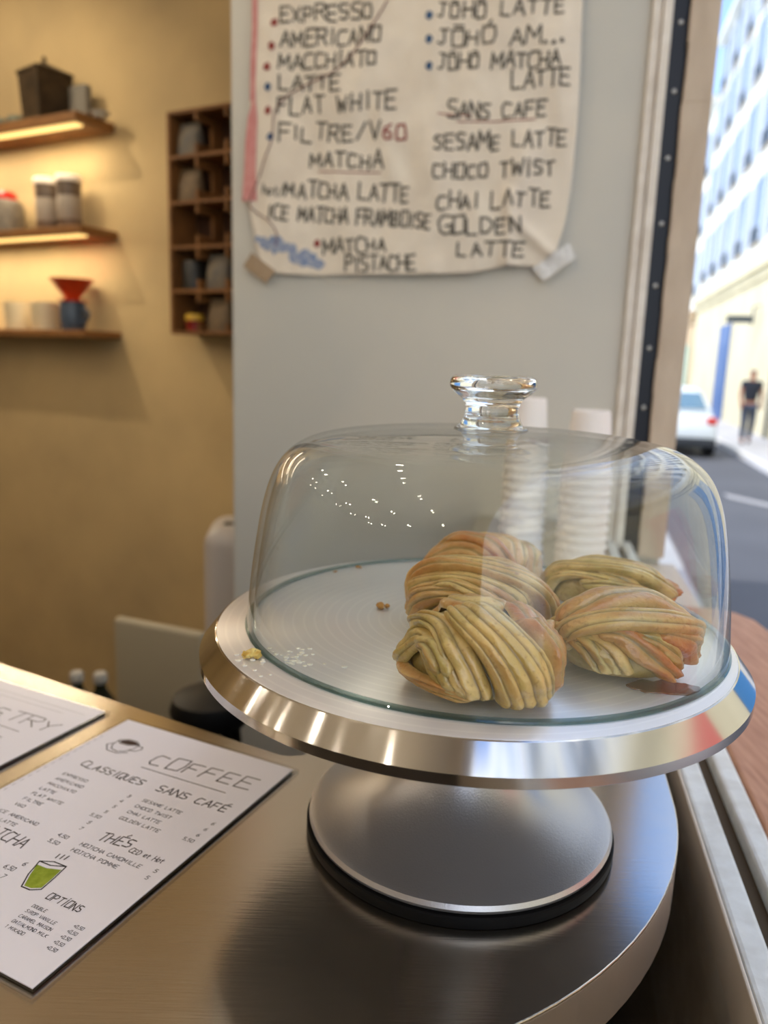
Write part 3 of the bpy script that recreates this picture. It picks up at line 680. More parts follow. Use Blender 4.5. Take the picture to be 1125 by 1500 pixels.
def edge(pts, t):
    t *= len(pts)-1; i = min(int(t), len(pts)-2); f_ = t-i
    return (lerp(pts[i][0], pts[i+1][0], f_), lerp(pts[i][1], pts[i+1][1], f_))
lft = [q2(375, -60), q2(374, 0), q2(371, 80), q2(368, 152), q2(366, 230), q2(364, 298), q2(376, 345), q2(379, 368), q2(391, 399)]
rgt = [q2(858, -60), q2(854, 0), q2(851, 72), q2(848, 150), q2(842, 220), q2(836, 280), q2(828, 325), q2(816, 366)]
botq = [q2(*p) for p in bot]; topq = [lft[0], rgt[0]]
nu, nv = 130, 110; vs = []
for j in range(nv+1):
    v = j/nv
    for i in range(nu+1):
        u = i/nu
        l, r_ = edge(lft, v), edge(rgt, v); t_, b_ = edge(topq, u), edge(botq, u)
        x = (1-u)*l[0]+u*r_[0]+(1-v)*t_[0]+v*b_[0]-((1-u)*(1-v)*lft[0][0]+u*(1-v)*rgt[0][0]+(1-u)*v*lft[-1][0]+u*v*rgt[-1][0])
        z = (1-u)*l[1]+u*r_[1]+(1-v)*t_[1]+v*b_[1]-((1-u)*(1-v)*lft[0][1]+u*(1-v)*rgt[0][1]+(1-u)*v*lft[-1][1]+u*v*rgt[-1][1])
        vs.append(CLT(x, z))
mb = MB(); mb.add(vs, [(j*(nu+1)+i, j*(nu+1)+i+1, (j+1)*(nu+1)+i+1, (j+1)*(nu+1)+i) for j in range(nv) for i in range(nu)])
ban = thing('menu_cloth', 'wrinkled cream cloth with hand written drinks menu taped to the grey wall', 'banner', W(PS-.008, -.2, 1.45))
o = obj('fabric', mb, M_cloth, ban)
for p in o.data.polygons: p.use_smooth = True
sm = o.modifiers.new('thickness', 'SOLIDIFY'); sm.thickness = .0008; sm.offset = -1
INK = lambda a, z: CLT(a, z, .0011)
rb = random.Random(11)
def px_line(mb, txt, x0, y0, x1, y1, cap, w=3.6, jit=.28):
    """hand lettering with its baseline between two points of the cloth"""
    a, b = q2(x0, y0), q2(x1, y1); c = q2(x0, y0-cap); cp = math.hypot(c[0]-a[0], c[1]-a[1])
    m = MB(); ink(m, text_strokes(txt, a, b, cp, jit=jit, rnd=rb), w*cp/cap, INK, .006); obj('menu_line', m, mb, ban)
for a in [('EXPRESSO', 414, 36, 547, 28, 22), ('AMERICANO', 414, 71, 560, 66, 22), ('MACCHIATO', 411, 104, 554, 101, 21), ('LATTE', 411, 135, 501, 134, 21), ('FLAT WHITE', 409, 169, 581, 163, 23), ('FILTRE/V', 411, 208, 558, 208, 24),
          ('MATCHA', 455, 246, 561, 248, 22), ('MATCHA LATTE', 420, 290, 600, 297, 22), ('ICE MATCHA FRAMBOISE', 396, 322, 632, 336, 21), ('MATCHA', 474, 371, 567, 369, 20), ('PISTACHE', 507, 398, 610, 396, 21),
          ('JŌHŌ LATTE', 641, 29, 828, 21, 23), ('JŌHÓ AM...', 641, 69, 826, 66, 23), ('JŌHŌ MATCHA', 641, 105, 820, 100, 21), ('LATTE', 750, 133, 834, 128, 24), ('SANS CAFE', 656, 176, 800, 172, 22),
          ('SESAME LATTE', 638, 223, 830, 216, 22), ('CHOCO TWÏST', 636, 264, 812, 259, 21), ('CHAI LATTE', 642, 309, 806, 304, 22), ('GOLDEN', 645, 347, 764, 342, 23), ('LATTE', 671, 376, 768, 377, 20)]: px_line(M_mark, *a)
px_line(M_mark, 'hot/', 388, 286, 418, 288, 15, 2.4)
px_line(M_redm, '60', 563, 207, 597, 206, 22)
for (x0, y0, x1, y1) in ((467, 252, 558, 254), (671, 181, 784, 177), (643, 169, 690, 172)):
    m = MB(); ink(m, [[q2(x0, y0), q2((x0+x1)/2, (y0+y1)/2+1), q2(x1, y1)]], .0018, INK); obj('red_underline', m, M_redm, ban)
for (x, y) in ((404, 36), (401, 71), (394, 101), (395, 164), (465, 357)): m = MB(); blob(m, *q2(x, y), .0062, .0068, INK); obj('red_bullet', m, M_redm, ban)
for (x, y) in ((395, 130), (630, 25), (630, 61), (630, 100), (399, 203)): m = MB(); blob(m, *q2(x, y), .0062, .0066, INK); obj('blue_bullet', m, M_bluem, ban)
bs = MB()
for k in range(26):
    t = k/25; x = lerp(386, 462, t)+random.uniform(-6, 6); y = lerp(350, 384, t)+random.uniform(-9, 9)
    blob(bs, *q2(x, y), .011*random.uniform(.6, 1.1), .008*random.uniform(.6, 1.3), lambda a, z: CLT(a, z, .0009), wob=.4)
obj('blue_smear', bs, M_blue2, ban)
rbn = MB(); pa = [(374, 150), (372, 175), (370, 210), (369, 250), (368, 296)]; wv = [2.5, 7, 8, 9, 11]; vs = []
for (x, y), w_ in zip(pa, wv):
    for k in (-1, 1): vs.append(CLT(*q2(x+k*w_, y), .0022))
rbn.add(vs, [(2*i, 2*i+1, 2*i+3, 2*i+2) for i in range(len(pa)-1)])
pa = [(376, -60), (376, 40), (374, 90), (372, 150)]; vs = []
for (x, y) in pa:
    for k in (-1, 1): vs.append(CLT(*q2(x+k*4, y), .0016))
rbn.add(vs, [(2*i, 2*i+1, 2*i+3, 2*i+2) for i in range(len(pa)-1)])
o = obj('pink_ribbon', rbn, M_pink, ban); sm = o.modifiers.new('thickness', 'SOLIDIFY'); sm.thickness = .0006
thp = catmull([tuple(CLT(*q2(x, y), .0022)) for x, y in ((580, -30), (568, 5), (545, 45), (520, 80), (492, 108), (455, 124), (420, 145), (405, 168), (402, 205), (392, 235), (383, 262), (368, 298), (378, 312), (398, 326), (408, 343), (407, 362))], 6)
obj('red_thread', MB().tube(thp, .0011, 6), M_thread, ban)
thp = catmull([tuple(CLT(*q2(x, y), .001)) for x, y in ((470, 402), (485, 411), (505, 414), (522, 410), (532, 404))], 6)
obj('loose_thread', MB().tube(thp, .0006, 5), M_cloth, ban)
def tape(corners, m, label, bumpy):
    q = [q2(*c) for c in corners]; vs = []; n = 14
    for j in range(n+1):
        for i in range(n+1):
            u, v = i/n, j/n
            a = (1-u)*(1-v)*q[0][0]+u*(1-v)*q[1][0]+u*v*q[2][0]+(1-u)*v*q[3][0]; z = (1-u)*(1-v)*q[0][1]+u*(1-v)*q[1][1]+u*v*q[2][1]+(1-u)*v*q[3][1]
            d = CLT(a, z, .0016+bumpy*abs(noise.noise(V((a*90, z*90, 2)))))
            vs.append(d)
    mb = MB().add(vs, [(j*(n+1)+i, j*(n+1)+i+1, (j+1)*(n+1)+i+1, (j+1)*(n+1)+i) for j in range(n) for i in range(n)])
    o = obj('tape', mb, m, loc=vs[n//2]); s = o.modifiers.new('thickness', 'SOLIDIFY'); s.thickness = .0007; s.offset = 1
    return tag(o, label, 'tape', 'tape holding the menu cloth')
tape([(372, 371), (406, 398), (392, 416), (359, 391)], M_tapeb, 'brown tape strip at the lower left corner of the cloth menu', .0005)
tape([(833, 357), (844, 378), (796, 413), (780, 394)], M_tapew, 'shiny white tape strip at the lower right corner of the cloth menu', .003)

# ================================================================== PAPER CUPS BEHIND THE DOME
def make_cup(c, label, group, r=.0345, h=.088):
    root = thing('paper_cup', label, 'paper cup', c, group)
    c = V(c)
    obj('cup_wall', MB().lathe([(r-.0008, .0035), (r*.74, h-.002), (r*.74-.0025, h), (r*.70, h-.004), (0, h-.004), (0, h-.0046), (r*.73, h-.0046), (r-.0016, .0035)], c, 40, close=False), M_cup, root, smooth=True)
    obj('rolled_rim', MB().lathe([(r-.002, .0006), (r+.0004, 0), (r+.0014, .0018), (r+.0004, .0036), (r-.002, .0034), (r-.002, .0006)], c, 40, close=False), M_cup, root, smooth=True)
    return root
cp0 = on_z(848, 826, CT); cp0.z = CT
N1 = 11; STEP = .0128
c0 = make_cup(cp0, 'upturned white paper cup, lowest of the stack nearest the window', 'upturned paper cups nearest the window')
ordw = ['second', 'third', 'fourth', 'fifth', 'sixth', 'seventh', 'eighth', 'ninth', 'tenth']
for k in range(1, N1):
    lab = 'upturned white paper cup on top of the stack nearest the window' if k == N1-1 else f'upturned white paper cup, {ordw[k-1]} from the bottom of the stack nearest the window'
    dup(c0, cp0+V((0, 0, STEP*k)), lab)
cp1 = cp0+V((-.078, .035, 0)); cp1 = V((cp1.x, cp1.y, CT))
c3 = make_cup(cp1, 'upturned paper cup, lowest of the left stack behind the dome knob', 'upturned paper cups of the left stack', r=.031)
for k in range(1, N1+1):
    lab = 'upturned paper cup with red print, topmost of the left stack' if k == N1 else f'upturned paper cup, {(ordw+["eleventh"])[k-1] if k < 10 else "second"} from the {"bottom" if k < 10 else "top"} of the left stack'
    r_ = dup(c3, cp1+V((0, 0, STEP*k)), lab)
    if k == N1:
        pr = MB(); cpt = cp1+V((0, 0, STEP*k))
        for i, ch in enumerate('MIAM'):
            stx, w_ = glyph(ch)
            for s in stx:
                for a, b in zip(s[:-1], s[1:]):
                    def P(q):
                        ang = radians(-92+22*i)+q[0]*.055; zz = .026+q[1]*.0014; rr_ = lerp(.0306, .0232, (zz-.0035)/.082)
                        return cpt+V((cos(ang)*rr_, sin(ang)*rr_, zz))
                    pr.tube([P(a), P(b)], .0009, 5)
        obj('red_print', pr, M_redm, r_)

# ================================================================== SHELVES ON THE BEIGE WALL
SHELF = []
for name, z0, z1, led, lab in (('wall_shelf', 1.972, 1.998, True, 'top wooden wall shelf with a glowing strip, holding the square tin'), ('wall_shelf', 1.664, 1.688, True, 'middle wooden wall shelf with a glowing strip, holding two tall tins'), ('wall_shelf', 1.364, 1.386, False, 'lowest wooden wall shelf holding the blue jug and cream cups')):
    root = thing(name, lab, 'shelf', B(.6, .07, z0), 'wall shelves on the beige wall')
    m_ = MB().box(-.25, 1.6, .0, .145, z0+.001, z1, B); obj('board', m_, M_wood, root, bevel=.002)
    if led: obj('light_strip', MB().box(-.225, 1.55, .098, .126, z0-.004, z0+.002, B), M_led, root)
    if led:                                                              # the strip's own light, shining down
        la = bpy.data.lights.new('led_light', 'AREA'); la.shape = 'RECTANGLE'; la.size = 1.75; la.size_y = .026; la.energy = LED_POWER; la.color = (1, .84, .60)
        lo = bpy.data.objects.new('led_light', la); C.objects.link(lo); lo.location = B(.66, .112, z0-.006)
        lo.rotation_euler = (0, 0, math.atan2(BW.y, BW.x))
    SHELF.append(z1)
zt, zm, zb = SHELF
def wp(x, d): # shelf position whose sight line passes photo column x at distance d from the wall
    p = on_plane(x, 300, B(0, d, 0), BN); return (p-B0).dot(BW)
M_tin = mat('aged_dark_tin', (82, 66, 46), .5, .4, col2=(58, 46, 32), nscale=20)
def frustum(mb, c, hw0, hw1, z0, z1, rot, mi=0):
    vs = []
    for hw, z in ((hw0, z0), (hw1, z1)):
        for k in range(4):
            a = rot+pi/4+k*pi/2; vs.append(V((c.x+hw*cos(a)*sqrt(2), c.y+hw*sin(a)*sqrt(2), z)))
    return mb.add(vs, [(3, 2, 1, 0), (4, 5, 6, 7)]+[(k, (k+1) % 4, 4+(k+1) % 4, 4+k) for k in range(4)], mi)
c = B(wp(75, .075), .075, zt)
t_ = thing('tin_canister', 'dark square tin with pyramid lid and finial on the top shelf', 'tin', c)
obj('body', frustum(MB(), c, .050, .057, zt, zt+.135, .9), M_tin, t_, bevel=.002)
lid = frustum(frustum(MB(), c, .059, .060, zt+.135, zt+.144, .9), c, .058, .012, zt+.144, zt+.168, .9)
lid = obj('lid', lid, M_tin, t_, bevel=.001)
obj('finial', MB().lathe([(.006, 0), (.009, .004), (.004, .010), (.007, .016), (.003, .022), (0, .026)], (c.x, c.y, zt+.167), 14), M_tin, lid, smooth=True)
c = B(wp(126, .03), .03, zt)
tag(obj('box', MB().box(-.042, .030, .0, .022, 0, .105, lambda x, y, z: c+BW*x-BN*y+V((0, 0, z))), mat('grey_card', (126, 120, 108), .8), loc=c, bevel=.002), 'plain grey flat box standing right of the square tin', 'box')
c = B(wp(152, .06), .06, zt)
tag(obj('dish', MB().lathe([(.014, 0), (.022, .008), (.028, .016), (.025, .016), (.018, .008), (0, .005)], c, 24), mat('pale_glaze', (186, 180, 166), .3), loc=c, smooth=True), 'tiny pale dish at the right end of the top shelf', 'dish')
M_bowl = mat('pale_teal_glass_bowl', (178, 196, 188), .15, trans=.6)
for x, lab in ((12, 'pale glass bowl at the left edge of the top shelf'), (36, 'pale glass bowl touching the square tin on the top shelf')):
    c = B(wp(x, .09), .09, zt)
    tag(obj('bowl', MB().lathe([(.016, 0), (.03, .008), (.036, .024), (.033, .024), (.027, .010), (0, .005)], c, 28), M_bowl, loc=c, smooth=True), lab, 'bowl', 'pale glass bowls on the top shelf')
# middle shelf
M_tall = mat('dark_label_tin', (92, 78, 66), .45, .2, col2=(120, 104, 90), nscale=14)
M_lidw = mat('pale_tin_lid', (224, 212, 196), .35)
first = None
for x, dd, lab in ((70, .062, 'tall dark tin with pale lid, left of the pair on the middle shelf'), (102, .066, 'tall dark tin with pale lid, right of the pair on the middle shelf')):
    c = B(wp(x, dd), dd, zm)
    if first is None:
        first = thing('tall_tin', lab, 'tin', c, 'tall tins on the middle shelf')
        obj('body', MB().lathe([(.0345, 0), (.036, .002), (.036, .142), (.034, .144)], c, 32), M_tall, first, smooth=True)
        obj('lid', MB().lathe([(.0385, .140), (.0395, .141), (.0395, .156), (.037, .160), (0, .161)], c, 32), M_lidw, first, smooth=True)
        obj('label_band', MB().lathe([(.0361, .03), (.0364, .031), (.0364, .098), (.0361, .099)], c, 32, close=False), mat('grey_tin_label', (150, 138, 124), .5), first, smooth=True)
    else: dup(first, c, lab)
c = B(wp(8, .07), .07, zm)
t_ = thing('kettle_tin', 'grey round-shouldered canister with red lid at the left end of the middle shelf', 'canister', c)
obj('body', MB().lathe([(.054, 0), (.056, .002), (.056, .085), (.050, .100), (.034, .108)], c, 36), mat('mottled_grey_tin', (122, 112, 98), .5, col2=(92, 86, 76), nscale=40), t_, smooth=True)
obj('lid', MB().lathe([(.036, .106), (.037, .122), (.028, .132), (0, .135)], c, 32), mat('red_enamel', (190, 40, 28), .35), t_, smooth=True)
# lowest shelf
M_ccup = mat('cream_ceramic', (206, 190, 156), .4)
for x, lab in ((18, 'cream straight-sided cup at the left edge of the lowest shelf'), (59, 'cream straight-sided cup left of the blue jug')):
    c = B(wp(x, .08), .08, zb)
    tag(obj('cup', MB().lathe([(.038, 0), (.043, .002), (.045, .086), (.042, .086), (.040, .006), (0, .006)], c, 36), M_ccup, loc=c, smooth=True), lab, 'cup', 'cream cups on the lowest shelf')
c = B(wp(100, .08), .08, zb)
t_ = thing('coffee_jug', 'slate blue jug with a handle on the lowest shelf', 'jug', c)
M_jug = mat('slate_blue_glaze', (66, 80, 98), .3)
obj('body', MB().lathe([(.034, 0), (.037, .004), (.040, .030), (.040, .050), (.038, .078), (.037, .088), (.034, .088), (.035, .076), (.036, .050), (0, .01)], c, 40), M_jug, t_, smooth=True)
hp = [c-BW*(.037+.032*sin(pi*k/10))+V((0, 0, .022+.052*k/10)) for k in range(11)]
obj('handle', MB().tube(hp, .0055, 10), M_jug, t_, smooth=True)
cz = c+V((0, 0, .0885))
t_ = thing('coffee_dripper', 'orange-red cone dripper sitting on the blue jug', 'dripper', cz)
M_or = mat('orange_red_plastic', (196, 62, 22), .35)
obj('cone', MB().lathe([(.022, .0), (.024, .012), (.062, .062), (.065, .063), (.066, .067), (.060, .067), (.020, .012), (.014, .0)], cz, 40), M_or, t_, smooth=True)
obj('base_ring', MB().lathe([(.020, -.002+.002), (.044, 0), (.045, .004), (.022, .006)], cz, 40), M_or, t_, smooth=True)

# wall crate with pigeonholes
cr_root = thing('pigeonhole_rack', 'tall wooden pigeonhole rack hung on the beige wall beside the grey wall', 'rack', B(-.62, .06, 1.386))
D_ = .115
wL = (on_plane(247, 330, B(0, D_, 0), BN)-B0).dot(BW)
def zz(y, x=250): return on_plane(x, y, B(0, D_, 0), BN).z
ztop, zbot = zz(163), zz(489)
cw = (wL-(on_plane(288, 330, B(0, D_, 0), BN)-B0).dot(BW))
wR = wL-3*cw
rows = [lerp(ztop, zbot, k/5) for k in range(6)]
tk = .009
fr = MB().box(wL-tk, wL, 0, D_, zbot, ztop, B).box(wR, wR+tk, 0, D_, zbot, ztop, B).box(wR, wL, 0, D_, ztop-tk, ztop, B).box(wR, wL, 0, D_, zbot, zbot+tk, B)
obj('frame', fr, M_wood2, cr_root, bevel=.001)
obj('back_board', MB().box(wR, wL, .001, .008, zbot, ztop, B), M_crback, cr_root)
for k in range(1, 5): obj('shelf_board', MB().box(wR+tk, wL-tk, .008, D_-.001, rows[k]-tk/2, rows[k]+tk/2, B), M_wood2, cr_root)
for j in range(1, 3):
    wx = wL-j*cw
    for k in range(5):
        hi, lo = rows[k]-tk/2, rows[k+1]+tk/2; hh = hi-lo
        obj('divider', MB().box(wx-.004, wx+.004, .008, D_-.002, hi-hh*.24, hi, B).box(wx-.004, wx+.004, .008, D_-.002, lo, lo+hh*.24, B).box(wx-.004, wx+.004, .008, .05, lo+hh*.24, hi-hh*.24, B), M_wood2, cr_root)
M_bag = mat('kraft_coffee_bag', (116, 96, 70), .7, col2=(100, 84, 64), nscale=40)
M_bag2 = mat('greyish_coffee_bag', (92, 90, 86), .7, col2=(118, 106, 88), nscale=30)
def bag(col, row, m, hgt, lab, off=0):
    c = B(wL-(col+.5)*cw+off, .075, rows[row+1]+tk/2+.0005); mb = MB(); vs = []
    prof_ = [(0, .036, .022), (.012, .038, .024), (hgt*.6, .037, .020), (hgt*.88, .036, .008), (hgt, .036, .003)]
    for z, wx, dx in prof_:
        for k in range(16):
            a = 2*pi*k/16; vs.append(c+BW*(wx*(abs(cos(a))**.5)*(1 if cos(a) > 0 else -1))-BN*(dx*(abs(sin(a))**.6)*(1 if sin(a) > 0 else -1))+V((0, 0, z)))
    fs = [tuple(range(16))[::-1], tuple(range(16*4, 16*5))]
    for j in range(4):
        for k in range(16): fs.append((j*16+k, j*16+(k+1) % 16, (j+1)*16+(k+1) % 16, (j+1)*16+k))
    mb.add(vs, fs)
    return tag(obj('coffee_bag', mb, m, loc=c, smooth=True), lab, 'bag', 'coffee bags in the pigeonhole rack')
bag(0, 0, M_bag2, .088, 'coffee bag in the top left pigeonhole')
bag(0, 1, M_bag, .088, 'coffee bag in the left pigeonhole of the second row')
bag(1, 3, M_bag2, .094, 'coffee bag in the middle pigeonhole of the fourth row', .004)
bag(1, 4, M_bag, .094, 'coffee bag in the middle pigeonhole of the bottom row', 0)
c = B(wL-.52*cw, .07, rows[4]+tk/2+.0005)
tag(obj('canister', MB().lathe([(.030, 0), (.034, .003), (.034, .070), (.030, .078), (0, .079)], c, 28), mat('black_canister', (30, 30, 30), .4), loc=c, smooth=True), 'black round canister in the left pigeonhole of the fourth row', 'canister')
c = B(wL-.62*cw, .085, rows[5]+tk/2+.0005)
t_ = thing('small_jar', 'small red jar with yellow lid in the bottom left pigeonhole', 'jar', c)
obj('body', MB().lathe([(.020, 0), (.022, .002), (.024, .032), (.022, .034)], c, 24), mat('red_jar', (126, 26, 18), .4), t_, smooth=True)
obj('lid', MB().lathe([(.025, .033), (.026, .034), (.026, .048), (.023, .051), (0, .051)], c, 24), mat('yellow_lid', (206, 166, 60), .4), t_, smooth=True)

# ================================================================== THINGS BEHIND THE COUNTER
def rbox(name, c, hx, hy, h, rot, r, m, parent=None, loc=None):
    T = lambda x, y, z: V((c[0]+x*cos(rot)-y*sin(rot), c[1]+x*sin(rot)+y*cos(rot), z+c[2]))
    return obj(name, MB().box(-hx, hx, -hy, hy, 0, h, T), m, parent, loc=loc, bevel=r, seg=6)
c = on_plane(318, 764, V((0, 1.78, 0)), V((0, 1, 0))); hgt = c.z; c = V((-.338, 1.80, 0))
t_ = thing('appliance', 'tall pale grey appliance with rounded top, half hidden by the grey wall', 'appliance', c)
o = rbox('housing', c, .086, .10, hgt, .12, .045, M_appl, t_)
for p in o.data.polygons: p.use_smooth = True
rbox('top_slot', c+V((.012, -.035, hgt-.016)), .05, .016, .018, .12, .004, M_dark, t_)
P = on_plane(170, 902, V((0, 1.50, 0)), V((0, 1, 0))); Q = on_plane(300, 924, V((0, 1.42, 0)), V((0, 1, 0)))
t_ = thing('panel', 'cream rounded-corner panel standing behind the counter below the beige wall', 'panel', ((P.x+Q.x)/2, 1.46, 0))
ang = math.atan2(Q.y-P.y, Q.x-P.x); mid = V(((P.x+Q.x)/2, (P.y+Q.y)/2, .12)); ln = math.hypot(Q.x-P.x, Q.y-P.y)
rbox('board', mid, ln/2, .012, P.z-.12, ang, .010, M_cream, t_)
for s_ in (-1, 1):
    q = mid+V((cos(ang), sin(ang), 0))*s_*ln*.35; rbox('foot', V((q.x, q.y, 0)), .015, .06, .12, ang, .004, M_dark, t_)
c = on_plane(300, 1014, V((0, 1.12, 0)), V((0, 1, 0)))
t_ = thing('bar_stool', 'black round-seated stool tucked behind the counter under the cake stand', 'stool', (c.x, 1.12, 0))
zt_ = c.z
obj('seat', MB().lathe([(.04, zt_-.05), (.058, zt_-.045), (.064, zt_-.025), (.058, zt_-.006), (.04, zt_), (0, zt_+.002)], (c.x+.01, 1.12, 0), 40), M_dark, t_, smooth=True)
for k in range(4):
    a = pi/4+k*pi/2; obj('leg', MB().tube([(c.x+.01+.04*cos(a), 1.12+.04*sin(a), zt_-.045), (c.x+.01+.12*cos(a), 1.12+.12*sin(a), 0)], .009, 8), M_dark, t_)
bcz = .615
bc0 = thing('low_cabinet', 'low dark cabinet hidden behind the counter carrying two small bottles', 'cabinet', (-.56, 1.30, 0))
obj('body', MB().box(-.75, -.53, 1.17, 1.37, 0, bcz), M_body, bc0)
M_bot = mat('dark_green_bottle', (40, 40, 28), .2); M_cap = mat('white_cap', (190, 184, 172), .5)
fb = None
for (x, y), lab in (((112, 984), 'small dark bottle with white cap, left of the two behind the counter'), ((147, 992), 'small dark bottle with white cap, right of the two behind the counter')):
    p = on_plane(x, y, V((0, 1.30, 0)), V((0, 1, 0)))
    if fb is None:
        hb = p.z-bcz; c = V((p.x, 1.30, bcz)); fb = thing('bottle', lab, 'bottle', c, 'white capped bottles behind the counter')
        obj('body', MB().lathe([(.026, 0), (.028, .003), (.028, hb*.55), (.010, hb*.78), (.009, hb-.018)], c, 24), M_bot, fb, smooth=True)
        obj('cap', MB().lathe([(.011, hb-.019), (.0125, hb-.017), (.0125, hb-.003), (.010, hb)], c, 20), M_cap, fb, smooth=True)
    else: dup(fb, V((p.x, 1.30, bcz)), lab)

# ceiling lamps that light the room (their glints show in the dome)
M_bulb = mat('warm_bulb', (255, 226, 180), .4, emis=(255, 240, 216), estr=BULB_STRENGTH)
fest = thing('string_lights', 'string of small warm bulbs under the ceiling behind the viewer', 'lamp', W(-.2, -1.6, 2.6))
rl = random.Random(21); prev = {}
for i in range(5):
    line_pts = []
    for j in range(4):
        s_ = -1.9+i*.75+rl.uniform(-.08, .08); a_ = -3.2+j*.85+rl.uniform(-.08, .08)
        z_ = 2.5-.16*sin(pi*j/3)+rl.uniform(-.03, .03); p = W(s_, a_, z_); line_pts.append(p+V((0, 0, .035)))
        if s_ > 1.15 and a_ > -1.2: continue
        obj('bulb', MB().ball(p, .021, 10, sq=(1, 1, 1.2)), M_bulb, fest)
    obj('cable', MB().tube(line_pts, .004, 5), M_dark, fest)

c = B(.30, .92, 2.74)
sp = thing('ceiling_spotlight', 'ceiling spotlight aimed at the shelves on the beige wall', 'lamp', c)
aim = (B(.1, 0, 1.45)-c).normalized(); q_ = aim.to_track_quat('Z', 'Y')
mb = MB().lathe([(.030, -.10), (.042, -.09), (.045, .03), (.041, .03), (.036, -.07), (0, -.07)], (0, 0, 0), 28); mb.v = [c+q_ @ p for p in mb.v]; obj('shade', mb, M_dark, sp, smooth=True)
obj('stem', MB().tube([c-aim*.08, V((c.x, c.y, 2.85))], .008, 8), M_dark, sp)
sl2 = bpy.data.lights.new('spotlight', 'SPOT'); sl2.energy = SPOT_POWER; sl2.color = (1, .84, .62); sl2.spot_size = radians(86); sl2.spot_blend = .6; sl2.shadow_soft_size = .025
so2 = bpy.data.objects.new('spotlight', sl2); C.objects.link(so2); so2.location = c+aim*.035; so2.rotation_euler = aim.to_track_quat('-Z', 'Y').to_euler()

# ================================================================== STREET
SZ = -.4
M_road = mat('blue_grey_asphalt', (80, 82, 90), .8, col2=(71, 73, 81), nscale=.7, bump=.3, bscale=30)
M_walk = mat('pale_pavement', (176, 176, 180), .8, col2=(160, 160, 166), nscale=1.2)
struct('street_road', MB().box(-25, 90, .95, 3.2, SZ-.1, SZ, S), M_road)
struct('street_pavement', MB().box(-25, 90, 3.35, 4.7, SZ-.1, SZ+.10, S), M_walk)
struct('near_pavement', MB().box(-25, 90, .30, .94, SZ-.1, SZ+.06, S), M_walk)
struct('street_kerb', MB().box(-25, 90, 3.2, 3.35, SZ-.1, SZ+.11, S), mat('granite_kerb', (196, 196, 198), .8))
o = struct('road_marking', MB().add([S(11.9, 2.05, SZ+.004), S(10.7, 2.85, SZ+.004), S(10.35, 2.85, SZ+.004), S(11.5, 2.05, SZ+.004)], [(0, 1, 2, 3)]), mat('white_road_paint', (150, 150, 154), .8))
M_fac = mat('white_limewashed_facade', (208, 208, 203), .9, col2=(196, 196, 191), nscale=.6)
M_cre = mat('cream_stone_ground_floor', (204, 194, 164), .9, col2=(192, 182, 152), nscale=.8)
M_tan = mat('tan_stone', (190, 164, 130), .9, col2=(176, 152, 122), nscale=.8)
M_pane = mat('pale_window_pane', (92, 108, 128), .1)
M_shut = mat('pale_grey_shutter', (158, 168, 184), .7)
M_cill = mat('weathered_cill', (158, 142, 116), .9)
M_rail = mat('dark_iron_rail', (48, 58, 66), .5)
M_bdoor = mat('blue_painted_door', (36, 78, 134), .5)
M_slate = mat('slate_blue_roof', (92, 110, 138), .7)
FA = 4.62
def building(s0, s1, ztop, zc, label, wall, ground, win_s, floors, extra=None):
    root = thing('building', label, 'building', S((s0+s1)/2, FA+2, SZ), 'buildings along the street')
    obj('upper_wall', MB().box(s0, s1, FA, FA+6, zc, ztop, S), wall, root)
    obj('ground_floor', MB().box(s0, s1, FA+.02, FA+6, SZ, zc, S), ground, root)
    obj('cornice', MB().box(s0, s1, FA-.22, FA+.1, zc-.10, zc+.22, S).box(s0, s1, FA-.08, FA+.1, zc-.35, zc-.10, S), ground, root)
    obj('eaves', MB().box(s0, s1, FA-.30, FA+.2, ztop-.2, ztop+.05, S), wall, root)
    rf = MB().add([S(s0, FA-.2, ztop+.05), S(s1, FA-.2, ztop+.05), S(s1, FA+6, ztop+.05), S(s0, FA+6, ztop+.05), S(s0, FA+3, ztop+1.6), S(s1, FA+3, ztop+1.6)], [(0, 1, 5, 4), (3, 4, 5, 2), (0, 4, 3), (1, 2, 5), (0, 3, 2, 1)])
    obj('roof', rf, M_slate, root)
    for s in win_s:
        for z in floors:
            w_ = MB().box(s-.62, s+.62, FA-.05, FA+.05, z-.08, z, S, 0).box(s-.58, s-.50, FA-.035, FA+.03, z, z+1.95, S, 1).box(s+.50, s+.58, FA-.035, FA+.03, z, z+1.95, S, 1).box(s-.58, s+.58, FA-.04, FA+.03, z+1.9, z+2.0, S, 1)
            f_ = obj('window', w_, [M_cill, M_shut], root)
            obj('pane', MB().box(s-.5, s+.5, FA-.015, FA+.01, z, z+1.9, S), M_pane, f_)
            for q in (-1, 1): obj('shutter', MB().box(s+q*.86-.26, s+q*.86+.26, FA-.055, FA-.015, z, z+1.9, S), M_shut, f_)
            r_ = MB().box(s-.5, s+.5, FA-.10, FA-.08, z+.42, z+.46, S)
            for k in range(6): r_.box(s-.5+k*.19, s-.48+k*.19, FA-.10, FA-.08, z, z+.42, S)
            obj('railing', r_, M_rail, f_)
    return root
b1 = building(14.0, 38.6, 15.3, 4.35, 'long white building with blue door across the street', M_fac, M_cre, [15.6+2.7*k for k in range(9)], [5.2, 8.0, 10.7, 13.0])
dS = (on_plane(1054, 560, S(0, FA, 0), NS)).dot(US)
d_ = obj('door', MB().box(dS-1.15, dS+1.15, FA-.03, FA+.05, SZ+.1, 3.0, S), M_bdoor, b1, bevel=.01)
obj('door_panel', MB().box(dS-.9, dS-.1, FA-.05, FA, SZ+.5, 2.3, S).box(dS+.1, dS+.9, FA-.05, FA, SZ+.5, 2.3, S), M_bdoor, d_)
obj('drainpipe', MB().tube([S(21.6, FA-.08, SZ+.1), S(21.6, FA-.08, 3.9)], .05, 8), M_rail, b1)
